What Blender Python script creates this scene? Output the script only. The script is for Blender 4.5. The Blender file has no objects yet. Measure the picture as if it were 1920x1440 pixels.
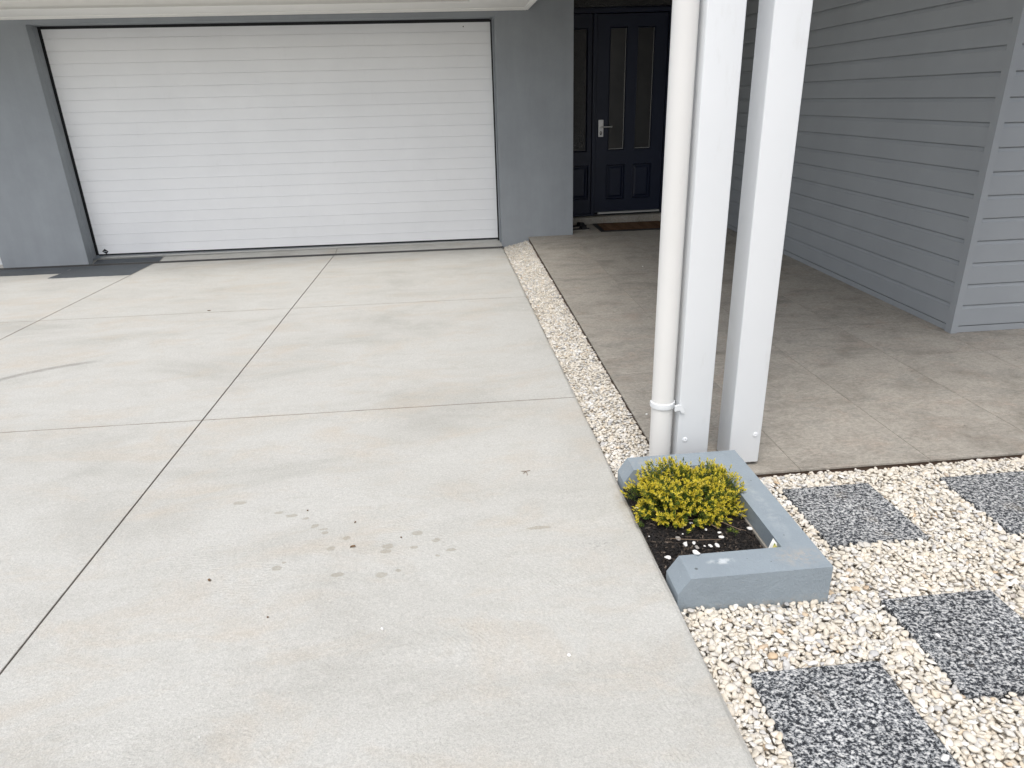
import bpy, bmesh, math, random
import numpy as np
from mathutils import Vector, Matrix, Euler

random.seed(7)
RNG = np.random.default_rng(11)
scene = bpy.context.scene
COL = scene.collection
R = math.radians

# ------------------------------------------------------------------ helpers
def link(o, parent=None):
    COL.objects.link(o)
    if parent is not None:
        o.parent = parent
    return o

def empty(name, loc=(0, 0, 0)):
    o = bpy.data.objects.new(name, None)
    o.location = loc
    o.empty_display_size = 0.1
    return link(o)

def tag(o, label=None, cat=None, group=None, kind=None):
    if label: o['label'] = label
    if cat: o['category'] = cat
    if group: o['group'] = group
    if kind: o['kind'] = kind
    return o

class MB:
    """collects faces (world coordinates) and builds one mesh object"""
    def __init__(s):
        s.bm = bmesh.new()
    def face(s, pts):
        return s.bm.faces.new([s.bm.verts.new(p) for p in pts])
    def box(s, x0, x1, y0, y1, z0, z1, bevel=0.0, seg=2):
        r = bmesh.ops.create_cube(s.bm, size=1.0)
        vs = r['verts']
        for v in vs:
            v.co = Vector(((x0 + x1) / 2 + v.co.x * (x1 - x0), (y0 + y1) / 2 + v.co.y * (y1 - y0), (z0 + z1) / 2 + v.co.z * (z1 - z0)))
        if bevel > 0:
            es = list({e for v in vs for e in v.link_edges})
            bmesh.ops.bevel(s.bm, geom=es, offset=bevel, segments=seg, profile=0.5, affect='EDGES')
        return vs
    def prism(s, prof, axis, a, b, caps=True):
        """prof: closed 2D outline; axis 'x' -> (y,z) outline, 'y' -> (x,z), 'z' -> (x,y)"""
        def P(p, t):
            if axis == 'x': return (t, p[0], p[1])
            if axis == 'y': return (p[0], t, p[1])
            return (p[0], p[1], t)
        A = [s.bm.verts.new(P(p, a)) for p in prof]
        B = [s.bm.verts.new(P(p, b)) for p in prof]
        n = len(prof)
        for i in range(n):
            j = (i + 1) % n
            s.bm.faces.new((A[i], A[j], B[j], B[i]))
        if caps:
            s.bm.faces.new(A[::-1]); s.bm.faces.new(B)
        return A + B
    def tube(s, pts, rad, n=10, caps=True):
        pts = [Vector(p) for p in pts]
        rings = []
        ref = None
        for i, p in enumerate(pts):
            d = (pts[min(i + 1, len(pts) - 1)] - pts[max(i - 1, 0)]).normalized()
            if ref is None:
                ref = Vector((0, 0, 1)) if abs(d.z) < 0.9 else Vector((1, 0, 0))
            u = (ref - d * ref.dot(d)).normalized(); w = d.cross(u); ref = u
            rr = rad[i] if isinstance(rad, (list, tuple)) else rad
            rings.append([s.bm.verts.new(p + u * rr * math.cos(2 * math.pi * k / n) + w * rr * math.sin(2 * math.pi * k / n)) for k in range(n)])
        for a, b in zip(rings, rings[1:]):
            for k in range(n):
                s.bm.faces.new((a[k], a[(k + 1) % n], b[(k + 1) % n], b[k]))
        if caps:
            s.bm.faces.new(rings[0][::-1]); s.bm.faces.new(rings[-1])
    def build(s, name, mat, parent=None, smooth=False, fn=None, sharp=None):
        if fn:
            for v in s.bm.verts:
                v.co = fn(v.co)
        bmesh.ops.recalc_face_normals(s.bm, faces=s.bm.faces)
        me = bpy.data.meshes.new(name)
        s.bm.to_mesh(me); s.bm.free()
        me.materials.append(mat)
        if smooth:
            me.polygons.foreach_set('use_smooth', [True] * len(me.polygons))
            if sharp is not None:
                me.set_sharp_from_angle(angle=R(sharp))
        return link(bpy.data.objects.new(name, me), parent)

def np_mesh(name, V, F, mat, parent=None, smooth=True):
    """V (n,3), F (m,k) uniform polygons"""
    me = bpy.data.meshes.new(name)
    m, k = F.shape
    me.vertices.add(len(V)); me.vertices.foreach_set('co', np.ascontiguousarray(V, dtype=np.float32).ravel())
    me.loops.add(m * k); me.loops.foreach_set('vertex_index', np.ascontiguousarray(F, dtype=np.int32).ravel())
    me.polygons.add(m)
    me.polygons.foreach_set('loop_start', np.arange(0, m * k, k, dtype=np.int32))
    me.polygons.foreach_set('loop_total', np.full(m, k, dtype=np.int32))
    me.polygons.foreach_set('use_smooth', np.full(m, smooth, dtype=bool))
    me.update(calc_edges=True)
    me.materials.append(mat)
    return link(bpy.data.objects.new(name, me), parent)

# ------------------------------------------------------------------ materials
class NT:
    def __init__(s, name):
        s.m = bpy.data.materials.new(name); s.m.use_nodes = True
        s.t = s.m.node_tree; s.t.nodes.clear()
        s.out = s.n('ShaderNodeOutputMaterial')
        s.bsdf = s.n('ShaderNodeBsdfPrincipled')
        s.t.links.new(s.bsdf.outputs[0], s.out.inputs[0])
        s.tc = s.n('ShaderNodeTexCoord')
    def n(s, typ, **kw):
        nd = s.t.nodes.new(typ)
        for k, v in kw.items():
            setattr(nd, k, v)
        return nd
    def l(s, a, b):
        s.t.links.new(a, b)
    def put(s, sock, v):
        if hasattr(v, 'is_output') or isinstance(v, bpy.types.NodeSocket):
            s.l(v, sock)
        else:
            sock.default_value = v
    def map(s, scale=(1, 1, 1), loc=(0, 0, 0), rot=(0, 0, 0), src=None):
        m = s.n('ShaderNodeMapping')
        m.inputs['Scale'].default_value = scale; m.inputs['Location'].default_value = loc; m.inputs['Rotation'].default_value = rot
        s.l(src if src else s.tc.outputs['Object'], m.inputs['Vector'])
        return m.outputs[0]
    def noise(s, vec, scale, detail=4, rough=0.55, dist=0.0):
        n = s.n('ShaderNodeTexNoise')
        s.l(vec, n.inputs['Vector'])
        n.inputs['Scale'].default_value = scale; n.inputs['Detail'].default_value = detail
        n.inputs['Roughness'].default_value = rough; n.inputs['Distortion'].default_value = dist
        return n.outputs['Fac']
    def voro(s, vec, scale, feature='F1', out='Distance', rnd=1.0):
        n = s.n('ShaderNodeTexVoronoi', feature=feature)
        s.l(vec, n.inputs['Vector']); n.inputs['Scale'].default_value = scale; n.inputs['Randomness'].default_value = rnd
        return n.outputs[out]
    def ramp(s, fac, stops, interp='LINEAR'):
        r = s.n('ShaderNodeValToRGB'); r.color_ramp.interpolation = interp
        els = r.color_ramp.elements
        while len(els) < len(stops): els.new(0.5)
        for e, (p, c) in zip(els, stops):
            e.position = p
            e.color = (c, c, c, 1) if isinstance(c, (int, float)) else (*c, 1)
        s.l(fac, r.inputs[0])
        return r.outputs[0]
    def math(s, op, a, b=0.0, c=None, clamp=False):
        m = s.n('ShaderNodeMath', operation=op); m.use_clamp = clamp
        s.put(m.inputs[0], a); s.put(m.inputs[1], b)
        if c is not None: s.put(m.inputs[2], c)
        return m.outputs[0]
    def rng(s, v, a, b, c=0.0, d=1.0, smooth=False):
        m = s.n('ShaderNodeMapRange'); m.clamp = True
        if smooth: m.interpolation_type = 'SMOOTHSTEP'
        s.l(v, m.inputs[0])
        for i, x in enumerate((a, b, c, d)): m.inputs[i + 1].default_value = x
        return m.outputs[0]
    def mix(s, fac, a, b, mode='MIX'):
        m = s.n('ShaderNodeMix', data_type='RGBA', blend_type=mode)
        s.put(m.inputs[0], fac)
        for i, v in ((6, a), (7, b)):
            if isinstance(v, bpy.types.NodeSocket): s.l(v, m.inputs[i])
            else: m.inputs[i].default_value = (*v, 1) if not isinstance(v, (int, float)) else (v, v, v, 1)
        return m.outputs[2]
    def bump(s, h, strength=0.3, dist=0.01, prev=None):
        b = s.n('ShaderNodeBump'); b.inputs['Strength'].default_value = strength; b.inputs['Distance'].default_value = dist
        s.l(h, b.inputs['Height'])
        if prev is not None: s.l(prev, b.inputs['Normal'])
        return b.outputs[0]
    def fin(s, color=None, rough=None, normal=None, metal=None, spec=None):
        if color is not None:
            if isinstance(color, tuple): s.bsdf.inputs['Base Color'].default_value = (*color, 1)
            else: s.l(color, s.bsdf.inputs['Base Color'])
        if rough is not None: s.put(s.bsdf.inputs['Roughness'], rough)
        if normal is not None: s.l(normal, s.bsdf.inputs['Normal'])
        if metal is not None: s.bsdf.inputs['Metallic'].default_value = metal
        if spec is not None: s.bsdf.inputs['Specular IOR Level'].default_value = spec
        return s.m

def paint(name, col, rough=0.5, var=0.06, bump=0.05, bscale=400, dirt=None, spec=0.35):
    t = NT(name)
    v = t.map()
    big = t.noise(v, 1.7, 5, 0.6)
    f = t.rng(big, 0.3, 0.7, 1 - var, 1 + var)
    c = t.mix(1.0, col, f, 'MULTIPLY')
    if dirt:
        d = t.noise(t.map((1, 1, .25)), 14, 6, 0.7)
        c = t.mix(t.rng(d, 0.6, 0.8, 0, dirt), c, (0.35, 0.32, 0.27))
    h = t.noise(v, bscale, 3, 0.6)
    return t.fin(c, rough, t.bump(h, bump, 0.004), spec=spec)

def plain(name, col, rough=0.5, metal=0.0, spec=0.4):
    t = NT(name)
    f = t.rng(t.noise(t.map(), 40, 4), 0.3, 0.7, 0.9, 1.1)
    return t.fin(t.mix(1.0, col, f, 'MULTIPLY'), rough, None, metal, spec)

def render_wall_mat():
    t = NT('rendered_paint'); v = t.map()
    f = t.math('MULTIPLY', t.rng(t.noise(v, 2.2, 6, 0.65), 0.3, 0.7, 0.93, 1.06), t.rng(t.noise(t.map((1, 1, .12)), 7, 6, 0.7), 0.3, 0.7, 0.95, 1.04))
    c = t.mix(1.0, (0.300, 0.323, 0.345), f, 'MULTIPLY')
    h = t.math('ADD', t.noise(v, 260, 3, 0.6), t.math('MULTIPLY', t.noise(v, 18, 3), 0.8))
    return t.fin(c, 0.75, t.bump(h, 0.22, 0.004), spec=0.25)

SPOTS = [(-.893,2.453,.030,.016),(-.721,2.357,.020,.013),(-.666,2.327,.026,.014),(-.608,2.298,.014,.012),(-.518,2.189,.013,.013),
 (-.436,2.143,.018,.014),(-.482,2.083,.017,.016),(-.283,2.070,.024,.018),(-.287,2.040,.022,.016),(-.181,2.140,.024,.018),(-.112,2.086,.018,.014),(-.19,2.052,.018,.010),
 (-.061,2.019,.018,.010),(-.107,1.992,.010,.010),(-.65,1.991,.020,.016),(-.631,2.021,.009,.008),(-.439,1.927,.026,.014),(-.292,1.906,.023,.019),
 (-.236,1.923,.012,.010),(-.563,2.24,.016,.014),(.26,2.115,.05,.014),(-.53,2.215,.02,.008)]

def concrete_mat(name='concrete', tint=None):
    t = NT(name); v = t.map()
    vs = t.map((0.8, 1.35, 1))
    vs2 = t.map((0.9, 1.7, 1), (3.1, 7.7, 0), (0, 0, 0.12))
    a = t.noise(vs, 1.25, 7, 0.66, 0.6)
    b = t.noise(vs2, 2.1, 7, 0.70, 0.5)
    c = t.ramp(a, [(0.30, (0.392, 0.386, 0.358)), (0.46, (0.458, 0.453, 0.424)), (0.58, (0.486, 0.483, 0.456)), (0.74, (0.440, 0.436, 0.410))])
    # warm, pinkish bands and greyer streaks left by the finishing
    c = t.mix(t.rng(b, 0.50, 0.70, 0, 0.65), c, (0.470, 0.420, 0.352))
    g = t.noise(t.map((0.85, 2.2, 1), (9.3, 2.2, 0), (0, 0, -0.08)), 2.9, 8, 0.76, 0.3)
    c = t.mix(t.rng(g, 0.54, 0.76, 0, 0.30), c, (0.365, 0.350, 0.318))
    g2 = t.noise(t.map((1.0, 1.8, 1), (2.3, 6.2, 0), (0, 0, 0.15)), 8, 8, 0.78, 0.3)
    c = t.mix(t.rng(g2, 0.54, 0.74, 0, 0.40), c, (0.365, 0.345, 0.305))
    c = t.mix(t.rng(g2, 0.44, 0.28, 0, 0.35), c, (0.54, 0.535, 0.52))
    fine = t.noise(v, 95, 5, 0.75)
    c = t.mix(1.0, c, t.rng(fine, 0.25, 0.75, 0.84, 1.14), 'MULTIPLY')
    micro = t.noise(v, 230, 3, 0.7)
    c = t.mix(1.0, c, t.rng(micro, 0.25, 0.75, 0.82, 1.16), 'MULTIPLY')
    # pinholes and grit
    sp = t.n('ShaderNodeTexVoronoi'); t.l(v, sp.inputs['Vector']); sp.inputs['Scale'].default_value = 27
    keep = t.rng(sp.outputs['Color'], 0.80, 0.81)
    sep = t.n('ShaderNodeSeparateColor'); t.l(sp.outputs['Color'], sep.inputs[0])
    hole = t.math('MULTIPLY', t.rng(sp.outputs['Distance'], 0.02, 0.07, 1, 0), t.rng(sep.outputs[0], 0.80, 0.82))
    c = t.mix(t.math('MULTIPLY', hole, 0.55), c, (0.17, 0.15, 0.125))
    # drip stains
    if tint is None:
        sy0 = t.n('ShaderNodeSeparateXYZ'); t.l(v, sy0.inputs[0])
        brk = t.rng(t.noise(t.map((1, 0, 0)), 9, 5, 0.7), 0.3, 0.6, 0.35, 1.0)
        for (yj, wdt, stg) in ((3.338, .0075, .62), (5.612, .014, .42), (.93, .006, .5)):
            jl = t.rng(t.math('ABSOLUTE', t.math('SUBTRACT', sy0.outputs[1], yj)), wdt * .35, wdt, 1, 0)
            c = t.mix(t.math('MULTIPLY', t.math('MULTIPLY', jl, brk), stg), c, (0.150, 0.112, 0.072))
        for (xj, wdt) in ((-1.314, .007), (-3.292, .010)):
            jl = t.rng(t.math('ABSOLUTE', t.math('SUBTRACT', sy0.outputs[0], xj)), wdt * .4, wdt, 1, 0)
            c = t.mix(t.math('MULTIPLY', jl, .42), c, (0.17, 0.14, 0.10))
        wob = t.n('ShaderNodeTexNoise'); t.l(v, wob.inputs['Vector']); wob.inputs['Scale'].default_value = 60; wob.inputs['Detail'].default_value = 3
        off = t.n('ShaderNodeVectorMath', operation='MULTIPLY_ADD'); t.l(wob.outputs['Color'], off.inputs[0])
        off.inputs[1].default_value = (.016, .016, 0); t.l(v, off.inputs[2])
        acc = None
        for (x, y, rx, ry) in SPOTS:
            m = t.map((1 / rx, 1 / ry, 0), (-(x + .008) / rx, -(y + .008) / ry, 0), src=off.outputs[0])
            ln = t.n('ShaderNodeVectorMath', operation='LENGTH'); t.l(m, ln.inputs[0])
            k = t.rng(ln.outputs['Value'], 0.72, 1.0, 1, 0)
            acc = k if acc is None else t.math('MAXIMUM', acc, k)
        c = t.mix(t.math('MULTIPLY', acc, 0.52), c, (0.28, 0.255, 0.20))
        # scuffed black rubber patch by the planter
        m = t.map((1 / .08, 1 / .055, 0), (-.46 / .08, -1.975 / .055, 0)); ln = t.n('ShaderNodeVectorMath', operation='LENGTH'); t.l(m, ln.inputs[0])
        sc = t.math('MULTIPLY', t.rng(ln.outputs['Value'], 0.2, 1.1, 1, 0), t.rng(t.noise(t.map((1, 2, 1)), 70, 5, 0.8), 0.50, 0.62))
        c = t.mix(t.math('MULTIPLY', sc, 0.5), c, (0.16, 0.15, 0.14))
        # curved tyre scuff: part of a circle
        ctr = (-2.124, 3.593); rad = .873
        d = t.n('ShaderNodeVectorMath', operation='DISTANCE'); m2 = t.map((1, 1, 0)); t.l(m2, d.inputs[0]); d.inputs[1].default_value = (ctr[0], ctr[1], 0)
        ring = t.math('ABSOLUTE', t.math('SUBTRACT', d.outputs['Value'], rad))
        sx = t.n('ShaderNodeSeparateXYZ'); t.l(v, sx.inputs[0])
        msk = t.math('MULTIPLY', t.rng(sx.outputs[0], -2.42, -2.27, 1, 0), t.rng(sx.outputs[1], 3.7, 3.9))
        msk = t.math('MULTIPLY', msk, t.rng(ring, 0.015, 0.04, 1, 0))
        msk = t.math('MULTIPLY', msk, t.rng(t.noise(v, 30, 4, 0.7), 0.3, 0.55, 0.35, 0.75))
        c = t.mix(t.math('MULTIPLY', msk, 0.9), c, (0.22, 0.21, 0.19))
        # soil smear washed over the edge beside the planter, and grime near the drain
        m = t.map((1 / .05, 1 / .22, 0), (-.62 / .05, -2.25 / .22, 0)); ln = t.n('ShaderNodeVectorMath', operation='LENGTH'); t.l(m, ln.inputs[0])
        sm = t.math('MULTIPLY', t.rng(ln.outputs['Value'], 0.2, 1.2, 1, 0, True), t.rng(t.noise(v, 25, 4, 0.7), 0.35, 0.6))
        c = t.mix(t.math('MULTIPLY', sm, 0.5), c, (0.33, 0.27, 0.19))
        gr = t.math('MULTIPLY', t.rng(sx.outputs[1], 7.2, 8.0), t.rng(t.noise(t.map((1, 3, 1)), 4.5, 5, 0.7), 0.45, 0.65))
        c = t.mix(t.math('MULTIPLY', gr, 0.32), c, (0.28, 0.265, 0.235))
    # fine trowel arcs + sandy tooth
    wv = t.n('ShaderNodeTexWave', wave_type='RINGS'); wv.rings_direction = 'Z'
    t.l(t.map((1, 1, 1), (0.9, -0.9, 0)), wv.inputs['Vector']); wv.inputs['Scale'].default_value = 22; wv.inputs['Distortion'].default_value = 9
    wv.inputs['Detail'].default_value = 3; wv.inputs['Detail Scale'].default_value = 1.2
    arcs = t.math('MULTIPLY', wv.outputs['Fac'], t.rng(t.noise(v, 3.1, 3), 0.5, 0.7, 0, 0.5))
    h = t.math('ADD', t.math('MULTIPLY', t.noise(v, 120, 4, 0.75), 1.0), t.math('MULTIPLY', arcs, 0.55))
    nrm = t.bump(h, 0.55, 0.005)
    nrm = t.bump(t.noise(vs, 9, 4), 0.15, 0.01, nrm)
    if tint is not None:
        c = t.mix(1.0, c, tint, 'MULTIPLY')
    return t.fin(c, 0.82, nrm, spec=0.25)

def tile_mat():
    t = NT('stone_look_tile')
    gi = t.n('ShaderNodeNewGeometry')
    off = t.n('ShaderNodeVectorMath', operation='MULTIPLY'); 
    cb = t.n('ShaderNodeCombineXYZ'); t.l(gi.outputs['Random Per Island'], cb.inputs[0]); t.l(gi.outputs['Random Per Island'], cb.inputs[1]); t.l(gi.outputs['Random Per Island'], cb.inputs[2])
    t.l(cb.outputs[0], off.inputs[0]); off.inputs[1].default_value = (0.0, 0.0, 0.9)
    ad = t.n('ShaderNodeVectorMath', operation='ADD'); t.l(t.tc.outputs['Object'], ad.inputs[0]); t.l(off.outputs[0], ad.inputs[1])
    src = ad.outputs[0]
    a = t.noise(t.map((1, 1.5, 1), rot=(0, 0, 0.3), src=src), 2.4, 9, 0.68, 0.4)
    c = t.ramp(a, [(0.30, (0.190, 0.174, 0.149)), (0.43, (0.280, 0.259, 0.225)), (0.55, (0.335, 0.311, 0.272)), (0.72, (0.256, 0.236, 0.202))])
    p = t.noise(t.map((1, 1.4, 1), (4, 1, 0), src=src), 3.6, 8, 0.72, 0.3)
    c = t.mix(t.rng(p, 0.52, 0.70, 0, 0.50), c, (0.335, 0.268, 0.217))
    q = t.noise(t.map((1, 1.5, 1), (7, 3, 0), src=src), 4.6, 9, 0.75, 0.3)
    c = t.mix(t.rng(q, 0.53, 0.72, 0, 0.62), c, (0.192, 0.193, 0.177))
    # dark slate-like flecks gathered in patches, lying roughly one way
    st = t.noise(t.map((1.3, 3.6, 1), rot=(0, 0, 0.30), src=src), 19, 9, 0.88, 0.5)
    clus = t.rng(t.noise(t.map((1, 1.5, 1), (1, 5, 0), src=src), 3.6, 6, 0.72), 0.44, 0.68)
    c = t.mix(t.math('MULTIPLY', t.rng(st, 0.50, 0.59, 0, 0.80), clus), c, (0.130, 0.118, 0.098))
    c = t.mix(t.rng(st, 0.42, 0.30, 0, 0.40), c, (0.50, 0.475, 0.43))
    md = t.noise(t.map((1, 1.3, 1), (3, 9, 0), src=src), 48, 8, 0.82, 0.2)
    c = t.mix(1.0, c, t.rng(md, 0.30, 0.70, 0.66, 1.32), 'MULTIPLY')
    f = t.noise(t.map((1, 1.3, 1), src=src), 170, 4, 0.8)
    c = t.mix(1.0, c, t.rng(f, 0.25, 0.75, 0.82, 1.18), 'MULTIPLY')
    return t.fin(c, t.rng(f, 0.3, 0.7, 0.55, 0.75), t.bump(t.math('ADD', md, t.math('MULTIPLY', f, 0.6)), 0.35, 0.004), spec=0.3)

def granite_mat():
    t = NT('granite'); v = t.map((1, 1.2, 1))
    vo = t.n('ShaderNodeTexVoronoi'); wb_ = t.n('ShaderNodeTexNoise'); t.l(v, wb_.inputs['Vector']); wb_.inputs['Scale'].default_value = 130; wb_.inputs['Detail'].default_value = 3
    of = t.n('ShaderNodeVectorMath', operation='MULTIPLY_ADD'); t.l(wb_.outputs['Color'], of.inputs[0]); of.inputs[1].default_value = (.008, .008, .008); t.l(v, of.inputs[2])
    t.l(of.outputs[0], vo.inputs['Vector']); vo.inputs['Scale'].default_value = 215
    sp = t.n('ShaderNodeSeparateColor'); t.l(vo.outputs['Color'], sp.inputs[0])
    big = t.noise(v, 82, 4, 0.62)
    k = t.math('ADD', t.math('MULTIPLY', sp.outputs[0], 0.62), t.math('MULTIPLY', t.math('SUBTRACT', big, 0.5), 3.0))
    c = t.ramp(k, [(0.0, (0.016, 0.018, 0.022)), (0.13, (0.027, 0.030, 0.036)), (0.19, (0.085, 0.092, 0.102)), (0.27, (0.150, 0.160, 0.172)), (0.40, (0.235, 0.245, 0.252)), (0.55, (0.36, 0.365, 0.365)), (0.8, (0.56, 0.56, 0.55))])
    d = t.noise(t.map(), 4.5, 4, 0.6)
    c = t.mix(1.0, c, t.rng(d, 0.3, 0.7, 0.82, 1.15), 'MULTIPLY')
    c = t.mix(t.rng(t.noise(t.map((1, 1, 1), (2, 8, 0)), 7, 5, 0.7), 0.60, 0.75, 0, 0.28), c, (0.32, 0.27, 0.2))
    return t.fin(c, 0.72, t.bump(k, 0.25, 0.003), spec=0.3)

def island_mat(name, stops, vein=None, rough=0.6, scale=60, bump=0.2, patch=None):
    t = NT(name)
    gi = t.n('ShaderNodeNewGeometry')
    c = t.ramp(gi.outputs['Random Per Island'], stops)
    if patch:
        c = t.mix(t.rng(t.noise(t.map(), 2.3, 3), 0.45, 0.62, 0, patch[1]), c, patch[0])
    n = t.noise(t.map(), scale, 5, 0.7)
    c = t.mix(1.0, c, t.rng(n, 0.25, 0.75, 0.86, 1.12), 'MULTIPLY')
    if vein:
        c = t.mix(t.rng(t.noise(t.map((1, 2, 1)), scale * 0.7, 5, 0.7, 1.2), 0.58, 0.72, 0, 0.5), c, vein)
    return t.fin(c, rough, t.bump(n, bump, 0.003), spec=0.35)

def leaf_mat(name, stops):
    t = NT(name)
    gi = t.n('ShaderNodeNewGeometry')
    c = t.ramp(gi.outputs['Random Per Island'], stops)
    t.fin(c, 0.5, spec=0.3)
    tr = t.n('ShaderNodeBsdfTranslucent'); t.l(c, tr.inputs[0])
    mx = t.n('ShaderNodeMixShader'); mx.inputs[0].default_value = 0.28
    t.l(t.bsdf.outputs[0], mx.inputs[1]); t.l(tr.outputs[0], mx.inputs[2]); t.l(mx.outputs[0], t.out.inputs[0])
    return t.m

def obscure_glass(name, bump):
    t = NT(name)
    h = t.voro(t.map((1, 1, 1)), 85, 'SMOOTH_F1')
    return t.fin(t.mix(t.rng(t.noise(t.map(), 3, 3), 0.3, 0.7), (0.018, 0.018, 0.018), (0.030, 0.029, 0.027)), 0.22, t.bump(h, bump, 0.01), spec=0.5)

def coir_mat():
    t = NT('coir'); v = t.map()
    n = t.noise(v, 160, 5, 0.8)
    c = t.ramp(n, [(0.3, (0.035, 0.020, 0.012)), (0.5, (0.095, 0.055, 0.032)), (0.7, (0.17, 0.10, 0.06))])
    return t.fin(c, 0.95, t.bump(n, 0.6, 0.006), spec=0.1)

def steel_mat(name, col, rough):
    t = NT(name)
    n = t.noise(t.map((1, 1, 30)), 20, 3)
    return t.fin(col, t.rng(n, 0.3, 0.7, rough - .05, rough + .08), None, 1.0)

M = {}
M['concrete'] = concrete_mat()
M['darkslab'] = concrete_mat('dark_concrete', (0.175, 0.198, 0.235))
M['joint'] = plain('joint_dark', (0.045, 0.038, 0.030), 0.9)
M['render'] = render_wall_mat()
def planter_mat():
    t = NT('grey_blue_masonry_paint'); v = t.map()
    f = t.rng(t.noise(v, 5, 6, 0.65), 0.3, 0.7, 0.93, 1.06)
    c = t.mix(1.0, (0.254, 0.297, 0.331), f, 'MULTIPLY')
    def blob(x, y, rx, ry, rot, col, amt, sc, lo, hi):
        nonlocal c
        m = t.map((1, 1, 0), (-x, -y, 0)); m = t.map((1 / rx, 1 / ry, 0), (0, 0, 0), (0, 0, rot), src=m)
        ln = t.n('ShaderNodeVectorMath', operation='LENGTH'); t.l(m, ln.inputs[0])
        k = t.math('MULTIPLY', t.rng(ln.outputs['Value'], 0.4, 1.1, 1, 0), t.rng(t.noise(v, sc, 5, 0.7), lo, hi))
        c = t.mix(t.math('MULTIPLY', k, amt), c, col)
    blob(.795, 1.738, .050, .016, .35, (0.60, 0.63, 0.65), .75, 38, .40, .58)
    blob(1.045, 1.728, .085, .055, .2, (0.42, 0.36, 0.29), .55, 60, .42, .66)
    blob(1.06, 2.05, .03, .30, 0, (0.46, 0.49, 0.50), .35, 22, .45, .65)
    blob(.75, 2.40, .12, .04, 0, (0.44, 0.40, 0.34), .35, 40, .45, .65)
    for (x, y, r) in ((.704, 1.712, .0065), (.948, 1.716, .0025), (1.052, 1.846, .003), (.88, 1.74, .002), (1.09, 2.2, .003)):
        blob(x, y, r, r, 0, (0.07, 0.075, 0.08), .85, 10, .0, .1)
    sx = t.n('ShaderNodeSeparateXYZ'); t.l(v, sx.inputs[0])
    spl = t.math('MULTIPLY', t.rng(sx.outputs[2], 0.004, 0.035, 1, 0), t.rng(t.noise(v, 45, 6, 0.75), 0.45, 0.65))
    c = t.mix(t.math('MULTIPLY', spl, 0.65), c, (0.34, 0.29, 0.23))
    sp = t.rng(t.noise(v, 210, 2, 0.5), 0.70, 0.74)
    c = t.mix(t.math('MULTIPLY', sp, 0.4), c, (0.55, 0.56, 0.56))
    h = t.math('ADD', t.noise(v, 120, 4, 0.65), t.math('MULTIPLY', t.noise(v, 22, 4), 1.2))
    return t.fin(c, 0.6, t.bump(h, 0.55, 0.005), spec=0.25)
M['planter'] = planter_mat()
M['white'] = paint('white_gloss_paint', (0.715, 0.735, 0.752), 0.38, 0.02, 0.03, 200, 0.16)
M['pvc'] = paint('white_pvc', (0.705, 0.700, 0.682), 0.34, 0.025, 0.02, 200, 0.22)
M['doorwhite'] = paint('white_steel', (0.895, 0.905, 0.915), 0.42, 0.025, 0.03, 500, 0.07)
M['soffit'] = paint('soffit_white', (0.90, 0.895, 0.865), 0.6, 0.02, 0.03, 200)
M['boards'] = paint('weatherboard_paint', (0.308, 0.328, 0.346), 0.55, 0.05, 0.12, 330)
M['navy'] = paint('navy_door_paint', (0.0090, 0.0138, 0.032), 0.38, 0.1, 0.06, 300)
M['black'] = plain('black_rubber', (0.012, 0.013, 0.015), 0.6)
M['grate'] = plain('grate_black', (0.085, 0.085, 0.083), 0.6)
M['gap'] = plain('shadow_void', (0.006, 0.006, 0.006), 0.9)
M['tile'] = tile_mat()
M['grout'] = plain('grout', (0.22, 0.20, 0.175), 0.9)
M['tileedge'] = plain('tile_edge', (0.115, 0.080, 0.060), 0.85)
M['granite'] = granite_mat()
M['pebble'] = island_mat('marble_pebbles', [(0.0, (0.40, 0.40, 0.40)), (0.10, (0.55, 0.54, 0.52)), (0.24, (0.59, 0.54, 0.455)), (0.45, (0.635, 0.588, 0.505)), (0.65, (0.67, 0.635, 0.565)),
    (0.82, (0.72, 0.71, 0.685)), (0.92, (0.645, 0.59, 0.505)), (0.985, (0.61, 0.53, 0.42)), (0.994, (0.52, 0.38, 0.24)), (1.0, (0.36, 0.33, 0.30))], (0.60, 0.56, 0.50), 0.55, 70, 0.25, ((0.655, 0.60, 0.51), 0.35))
M['pebblewhite'] = plain('white_stone', (0.80, 0.79, 0.77), 0.5)
M['pebblegrey'] = plain('grey_stone', (0.30, 0.28, 0.26), 0.6)
M['gravelbase'] = plain('gravel_bed_sand', (0.56, 0.50, 0.42), 0.95)
M['soil'] = plain('soil', (0.010, 0.009, 0.009), 0.95)
M['mulch'] = island_mat('mulch', [(0.0, (0.007, 0.006, 0.006)), (0.65, (0.016, 0.014, 0.013)), (0.90, (0.040, 0.031, 0.025)), (0.97, (0.10, 0.078, 0.06)), (1.0, (0.2, 0.16, 0.13))], None, 0.85, 200, 0.3)
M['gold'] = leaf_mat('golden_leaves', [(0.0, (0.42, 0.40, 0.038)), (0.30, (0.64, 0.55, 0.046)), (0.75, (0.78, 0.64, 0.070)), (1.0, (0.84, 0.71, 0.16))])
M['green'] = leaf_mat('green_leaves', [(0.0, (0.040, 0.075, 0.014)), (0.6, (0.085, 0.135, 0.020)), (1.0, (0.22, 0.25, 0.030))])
M['bark'] = plain('bark', (0.11, 0.075, 0.05), 0.9)
M['twig'] = plain('dry_twig', (0.20, 0.145, 0.10), 0.9)
M['glass'] = obscure_glass('dark_glass', 0.03)
M['obscure'] = obscure_glass('obscure_glass', 0.6)
M['steel'] = steel_mat('satin_steel', (0.55, 0.55, 0.55), 0.38)
M['alu'] = steel_mat('aluminium_strip', (0.60, 0.60, 0.58), 0.5)
M['coir'] = coir_mat()
M['sole'] = plain('pale_sole', (0.26, 0.24, 0.21), 0.8)
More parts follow.
